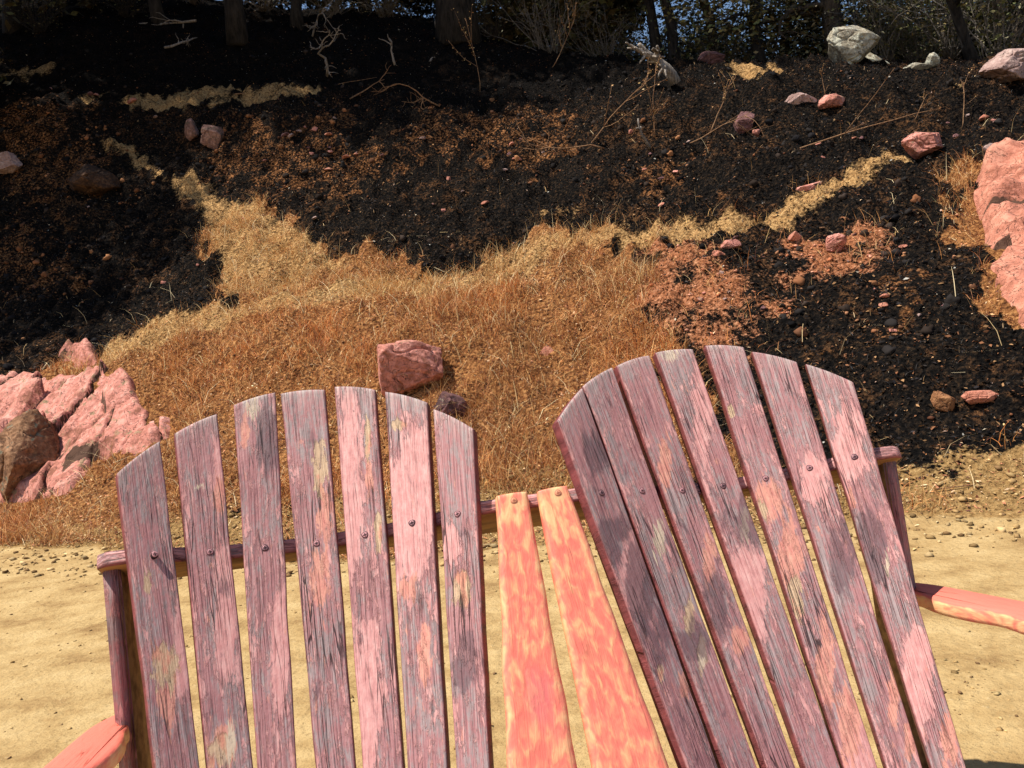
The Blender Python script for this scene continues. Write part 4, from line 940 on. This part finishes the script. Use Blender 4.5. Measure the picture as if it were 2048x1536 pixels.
def board(name, TL, TR, BL, BR, nrm, th, mat, patches=(), seed=0, nu=18, nv=110, warp=.0015, bev=.0045, arc=0.0, parent=bench):
    """board with rounded edges; TL..BR are front-face corners in world space"""
    TL, TR, BL, BR = map(np.asarray, (TL, TR, BL, BR)); W = np.linalg.norm(TR - TL); W2 = np.linalg.norm(BR - BL)
    # loop of the section: (u 0..1, extra lateral metres, depth)
    loop = [(i / nu, 0, 0) for i in range(nu + 1)]
    b4 = [(1 - math.cos(a), 1 - math.sin(a)) for a in (math.pi / 2 * (k / 3) for k in (1, 2))]
    sec = []
    ue = bev / W
    for i in range(nu + 1): sec.append((ue + (1 - 2 * ue) * i / nu, 0.0, 0))
    for k in (1, 2, 3): a = math.pi / 2 * k / 3; sec.append((1 - ue + ue * math.sin(a), bev * (1 - math.cos(a)), .35 * k))
    for d in (.5, 1.0): sec.append((1.0, bev + (th - 1.5 * bev) * d, 1))
    for i in range(3): sec.append((.95 - .9 * i / 2, th, 1))
    for d in (1.0, .5): sec.append((0.0, bev + (th - 1.5 * bev) * d, 1))
    for k in (3, 2, 1): a = math.pi / 2 * k / 3; sec.append((ue - ue * math.sin(a), bev * (1 - math.cos(a)), .35 * k))
    sec = np.array(sec); k = len(sec); V = []; UV = []; side = []; edge = []; tip = []
    vs = np.concatenate([np.linspace(0, 1 - .012, nv), [1 - .006, 1 - .0015, 1.0]])
    rs = np.random.default_rng(seed + 500)
    for q, v in enumerate(vs):
        A = BL + (TL - BL) * v; B = BR + (TR - BR) * v; ins = [0, .0012, .0045][q - nv] if q >= nv else 0
        ax = nz(B - A)
        w1 = warp * (vnoise(v * 9, seed * 1.7, 0, 5) - .5) * 2; w2 = warp * (vnoise(v * 11, seed * 2.9 + 50, 0, 6) - .5) * 2
        A = A + ax * w1; B = B + ax * w2
        u = sec[:, :1]; dep = np.clip(sec[:, 1:2], ins, th - ins)
        row = A * (1 - u) + B * u + nrm * (-dep)
        row = row + nz(TL - BL) * (arc * (1 - (2 * u - 1) ** 2) * v ** 8)
        V.append(row)
        Lm = np.linalg.norm(TL - BL)
        UV.append(np.concatenate([(u - .5) * (W2 + (W - W2) * v) + seed * .731, np.full((k, 1), v * Lm + seed * 2.37), dep * 6], 1))
        tip.append(np.full(k, .85 * math.exp(-(((1 - v) * Lm) / .028) ** 1.2))); side.append(np.clip(sec[:, 2], 0, 1)); edge.append(np.exp(-((np.minimum(sec[:, 0], 1 - sec[:, 0])) / .10) ** 2))
    V = np.concatenate(V); UV = np.concatenate(UV); side = np.concatenate(side); edge = np.concatenate(edge); nr = len(vs)
    F = [[i * k + j, i * k + (j + 1) % k, (i + 1) * k + (j + 1) % k, (i + 1) * k + j] for i in range(nr - 1) for j in range(k)]
    F += [list(range(k))[::-1], [(nr - 1) * k + j for j in range(k)]]
    at = dict(slat_uv=UV, side=side, edge=edge, tip=np.concatenate(tip))
    px, py = proj(V)
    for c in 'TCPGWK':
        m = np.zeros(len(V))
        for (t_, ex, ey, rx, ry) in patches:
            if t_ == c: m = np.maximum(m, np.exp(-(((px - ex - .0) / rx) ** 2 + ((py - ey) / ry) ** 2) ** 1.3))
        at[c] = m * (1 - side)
    return mesh_np(name, lc(V), F, mat, parent, smooth=True, attrs=at)
m_ = N('screw_metal'); M_screw = m_.done((.30, .16, .17), None, .55); m_.b.inputs['Metallic'].default_value = .6
m_ = N('screw_recess_shade'); M_recshade = m_.done((.035, .018, .02), None, .9)  # dark ring and slots: recess shade painted on, no hole is cut
m_ = N('painted_screw'); M_pscrew = m_.done(m_.ramp(m_.noise(m_.pos(), 300, 3), [(.4, (.34, .16, .17)), (.6, (.56, .28, .29))]), None, .6)
m_ = N('coral_painted_screw'); M_cscrew = m_.done((.70, .30, .17), None, .6)
m_ = N('coral_recess_shade'); M_coralrecshade = m_.done((.45, .15, .09), None, .8)  # darker coral for the painted recess shade
def screw(P, nrm, up, parent, seed, lift=.0012, head=None):
    a = nz(np.cross(up, nrm)); b_ = np.cross(nrm, a)
    V = []; F = []; K = 16
    prof = [(.0078, .0003), (.0072, .0007), (.0060, .0003), (.0058, lift), (.0045, lift + .0006), (.0012, lift + .0002)]
    for r, h in prof:
        for k in range(K):
            t_ = 2 * math.pi * k / K; rr = r * (1 + .07 * math.sin(3 * t_ + seed)); V.append(P + nrm * h + (a * math.cos(t_) + b_ * math.sin(t_)) * rr)
    for i in range(len(prof) - 1):
        for k in range(K): F.append([i * K + k, i * K + (k + 1) % K, (i + 1) * K + (k + 1) % K, (i + 1) * K + k])
    F.append([(len(prof) - 1) * K + k for k in range(K)])
    fm = [0] * K + [1] * K + [1] * K + [0] * (2 * K + 1)
    nb = len(V)
    for (c, s_) in ((1, .2), (-.2, 1)):                 # drive slots
        d1 = a * c + b_ * s_; d2 = np.cross(nrm, d1); n0 = len(V)
        for i, j in ((-1, -1), (1, -1), (1, 1), (-1, 1)): V.append(P + nrm * (lift + .0010) + d1 * .0036 * i + d2 * .0007 * j)
        F.append([n0, n0 + 1, n0 + 2, n0 + 3]); fm.append(1)
    mesh_np('screw', lc(np.array(V)), F, None, parent, mats=[head or (M_pscrew if seed % 3 else M_screw), M_recshade if head is None else M_coralrecshade], fmat=fm)
SAG = .08
fans = {}
for side_ in 'LR':
    S = SL[side_]; C0 = Cw - mv * TH
    s = np.array([(onplane(*q[4], C0, mv) - Cw) @ rv for q in S])
    for _ in range(12):
        sc = (s[0] + s[-1]) / 2; hw = (s[-1] - s[0]) / 2 + .045; dl = SAG * (1 - ((s - sc) / hw) ** 2)
        s = np.array([(onplane(*q[4], C0 + mv * d, mv) - Cw) @ rv for q, d in zip(S, dl)])
    fans[side_] = (sc, hw)
    for i, (q, sk, dk) in enumerate(zip(S, s, dl)):
        sl = -2 * SAG * (sk - sc) / hw ** 2
        nrm = nz(-(mv - rv * sl)); P0 = C0 + mv * dk + rv * sk
        TL = onplane(*q[0], P0, nrm); TR = onplane(*q[1], P0, nrm); BL = onplane(q[2], 1536, P0, nrm); BR = onplane(q[3], 1536, P0, nrm)
        # run the board on down to the seat
        def ext(T, B):
            k = ((T - Cw) @ Dv + .76) / ((T - B) @ Dv); return T + (B - T) * k
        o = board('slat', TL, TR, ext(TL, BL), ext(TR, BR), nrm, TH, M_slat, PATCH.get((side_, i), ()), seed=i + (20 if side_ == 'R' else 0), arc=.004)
        sp = onplane(*q[4], P0, nrm); lift = .012 if (side_, i) == ('L', 0) else .0012
        screw(sp, nrm, Dv, o, i + (3 if side_ == 'R' else 1), lift)
# two wedge boards of coral paint between the fans
for i, (a, b_, c, d, sp, pt) in enumerate([((994, 991), (1054, 982), 1017, 1158, (1028, 1001), [('T', 1025, 1010, 30, 40), ('P', 1080, 1400, 30, 100)]),
                               ((1076, 981), (1137, 970), 1188, 1340, (1116, 986), [('T', 1110, 1010, 30, 50), ('T', 1190, 1120, 14, 70), ('P', 1215, 1190, 18, 90), ('P', 1180, 1080, 14, 50)])]):
    P0 = Cw - mv * TH; nrm = -mv
    TL, TR, BL, BR = (onplane(*q, P0, nrm) for q in (a, b_, (c, 1536), (d, 1536)))
    o = board('wedge_board', TL, TR, ext(TL, BL), ext(TR, BR), nrm, TH, M_coral, pt, seed=41 + i, bev=.009, warp=.002, arc=.002)
    screw(onplane(*sp, P0, nrm), nrm, Dv, o, 3, .0008, M_cscrew)

# back rail: flat board square to the slats, front edge cut to the curve of each back
HL = .876; DEP = .145; RT = .034
ss = np.linspace(-HL, HL, 141); fr = np.zeros_like(ss)
for sc, hw in fans.values():
    fr = np.maximum(fr, np.where(np.abs(ss - sc) < hw, SAG * (1 - ((ss - sc) / hw) ** 2), 0))
fr = fr + .0015 * (vnoise(ss * 30, 0, 0, 8) - .5)
fr[0] += .012; fr[1] += .004; fr[-1] += .012; fr[-2] += .004
zt = RT / 2 - .002
V = []; UV = []; side = []
prof = [(0, -zt), (.004, -zt + .004 * 0 - .0), (None, -zt), (None, zt), (.0, zt)]
rows = []
for f_, s_ in zip(fr, ss):
    ring = [(f_ + .005, -zt), (f_ + .0015, -zt + .0025), (f_, -zt + .007), (f_, zt - .007), (f_ + .0015, zt - .0025), (f_ + .005, zt), (DEP, zt), (DEP, -zt)]
    for k, (mm, dd) in enumerate(ring):
        V.append(Cw + rv * s_ + mv * mm + Dv * dd); UV.append((dd + mm * .5 + 9.3, s_ * 1.0 + 4.0, 0)); side.append([1, .7, 0, 0, 0, .3, 1, 1][k])
K = 8; n_ = len(ss)
F = [[i * K + j, (i + 1) * K + j, (i + 1) * K + (j + 1) % K, i * K + (j + 1) % K] for i in range(n_ - 1) for j in range(K)] + [[j for j in range(K)], [(n_ - 1) * K + j for j in range(K)][::-1]]
under = N('bare_wood'); uvn = under.pos()
M_bare = under.done(under.ramp(under.noise(under.scale(uvn, (4, 40, 40)), 1.0, 5), [(.35, (.16, .085, .030)), (.6, (.34, .20, .075))]), None, .8)
fm = [1 if (f_[0] % K) == K - 1 and len(f_) == 4 else 0 for f_ in F]
zero = np.zeros(len(V))
rail = mesh_np('back_rail', lc(np.array(V)), F, None, bench, smooth=False, attrs=dict(slat_uv=np.array(UV), side=np.array(side), edge=zero, T=zero, C=zero, P=zero + .35, G=zero, W=zero, K=zero), mats=[M_slat, M_bare], fmat=fm)
def boxboard(name, O, ex, ey, ez, mats, fsel=None, bev=.004, parent=bench, grain=1, seed=0, Pm=0.0, sideall=0.0):
    """box from corner O with edge vectors; bevelled"""
    import bmesh
    O, ex, ey, ez = map(np.asarray, (O, ex, ey, ez)); L = [np.linalg.norm(e) for e in (ex, ey, ez)]
    bm = bmesh.new(); bmesh.ops.create_cube(bm, size=1.0)
    for v in bm.verts: v.co = Vector([(v.co[i] + .5) * L[i] for i in range(3)])
    bmesh.ops.bevel(bm, geom=bm.edges[:], offset=bev, segments=2, affect='EDGES')
    lax = int(np.argmax(L))
    cuts = [e for e in bm.edges if abs((e.verts[0].co - e.verts[1].co)[lax]) > L[lax] * .7]
    bmesh.ops.subdivide_edges(bm, edges=cuts, cuts=12)
    C_ = np.array([v.co[:] for v in bm.verts]); F_ = [[v.index for v in f.verts] for f in bm.faces]; nm = [f.normal.copy() for f in bm.faces]; bm.free()
    U = [e / l for e, l in zip((ex, ey, ez), L)]
    V_ = O + C_ @ np.array(U)
    oth = [i for i in range(3) if i != lax]
    uv = np.stack([C_[:, oth[0]] + C_[:, oth[1]] + seed * .7, C_[:, lax] + seed * 1.9, 0 * C_[:, 0]], 1)
    fm_ = [fsel(n_) if fsel else 0 for n_ in nm]; z_ = np.zeros(len(V_))
    return mesh_np(name, lc(V_), F_, None, parent, attrs=dict(slat_uv=uv, side=z_ + sideall, edge=z_, T=z_, C=z_, P=z_ + Pm, G=z_, W=z_, K=z_), mats=mats, fmat=fm_)
# posts under the rail ends
for sg in (-1, 1):
    s0 = -HL + .004 if sg < 0 else HL - .042 + .004
    top = Cw + rv * s0 + bv * .022 - pv * .020
    L = top[2] / pv[2]; hidden = (lambda n_, g=sg: 1 if n_[0] * g < -.7 else 0)
    boxboard('post', top - pv * L, rv * .034, bv * .135, pv * L, [M_slat, M_bare], hidden, seed=60 + sg, sideall=.35)
# armrests, seen from inside and above
def armrest(sg):
    A0 = Cw - pv * .318
    out = [(.862, .020), (.862, .105), (.895, .10), (.918, .045), (.926, -.02), (.930, -.15), (.936, -.30), (.945, -.45), (.940, -.56), (.915, -.615), (.870, -.625), (.835, -.60), (.812, -.52), (.810, -.42),
           (.838, -.28), (.826, -.20), (.822, -.13), (.828, -.075), (.838, -.03), (.842, .004), (.862, .004)]
    out = [(a, b) for a, b in out if not (a == .862 and b == .020)]
    # smooth the outline a little
    P = np.array(out); n = len(P); Q = []
    for i in range(n):
        a, b_, c, d = P[i - 1], P[i], P[(i + 1) % n], P[(i + 2) % n]
        if i in (n - 1, n - 2, 0): Q.append(b_); continue
        for t_ in (0, .25, .5, .75):
            Q.append(.5 * ((2 * b_) + (-a + c) * t_ + (2 * a - 5 * b_ + 4 * c - d) * t_ ** 2 + (-a + 3 * b_ - 3 * c + d) * t_ ** 3))
    Q = np.array(Q); cen = np.array([.875, -.25]); n = len(Q)
    nrmq = []
    for i in range(n):
        e = Q[(i + 1) % n] - Q[i - 1]; nn_ = np.array([e[1], -e[0]]); nn_ /= (np.linalg.norm(nn_) + 1e-9); nrmq.append(nn_ * 1.0)
    nrmq = np.array(nrmq)
    area = .5 * np.sum(Q[:, 0] * np.roll(Q[:, 1], -1) - np.roll(Q[:, 0], -1) * Q[:, 1]); sgn = 1 if area > 0 else -1
    V = []; UV = []; side = []
    prof = [(.011, 0), (.005, -.0018), (.0012, -.006), (0, -.012), (0, -.024), (.0012, -.030), (.006, -.034)]
    for ins, dz in prof:
        q = Q - nrmq * sgn * ins
        for (a, b_) in q:
            V.append(A0 + rv * a * sg + bv * b_ + pv * dz); UV.append((a + dz * .8 + 3.3 * sg, b_ + 7.1, 0)); side.append(1.0 if dz < -.004 else 0)
    m = len(prof); F = []
    for i in range(m - 1):
        for j in range(n):
            f_ = [i * n + j, i * n + (j + 1) % n, (i + 1) * n + (j + 1) % n, (i + 1) * n + j]
            F.append(f_ if sg * sgn < 0 else f_[::-1])
    ct = Q.mean(0); V.append(A0 + rv * .875 * sg - bv * .22 + pv * .0); V.append(A0 + rv * .875 * sg - bv * .22 - pv * .034)
    UV += [(.875 + 3.3 * sg, 6.88, 0)] * 2; side += [0, 1.0]
    f1 = list(range(n)); f2 = [(m - 1) * n + j for j in range(n)]; flip = sg * sgn < 0
    F.append(f1[::-1] if flip else f1); F.append(f2 if flip else f2[::-1]); V = V[:-2]; UV = UV[:-2]; side = side[:-2]
    z_ = np.zeros(len(V)); sd_ = np.array(side)
    return mesh_np('armrest', lc(np.array(V)), F, M_coral, bench, attrs=dict(slat_uv=np.array(UV), side=z_, edge=sd_, T=z_ + .45 * sd_, C=z_ + (1 - sd_), P=z_ + 0, G=z_, W=z_, K=z_))
for sg in (-1, 1): armrest(sg)
# seat, front legs and side rails: below the picture, but there
fwd = nz(bv * np.array([1, 1, 0])); upz = np.array([0, 0, 1.0])
SB = Cw + Dv * -.66; SB = SB - mv * .0
for k in range(6):
    zf = .255 + .024 * k
    O = Cw - rv * .74; O = np.array([O[0], O[1], 0]) - fwd * (.39 + .095 * k) + upz * zf
    boxboard('seat_slat', O, rv * 1.48, fwd * .085, upz * .024, [M_slat], seed=70 + k)
for sg in (-1, 0, 1):
    s0 = sg * .895 - .02
    O = Cw + rv * s0; O = np.array([O[0], O[1], 0]) - fwd * .60
    boxboard('leg', O, rv * .04, fwd * .10, upz * (.585 if sg else .30), [M_slat], seed=80 + sg)
    O2 = Cw + rv * (sg * .70 - .018); O2 = np.array([O2[0], O2[1], 0]) - fwd * .95
    boxboard('side_rail', O2 + upz * .27, rv * .036, fwd * .90 - upz * .20, upz * .085, [M_slat], seed=90 + sg)
boxboard('lower_rail', Cw - Dv * .775 - rv * .74 + mv * .004, rv * 1.48, mv * .10, Dv * .036, [M_slat], seed=97)
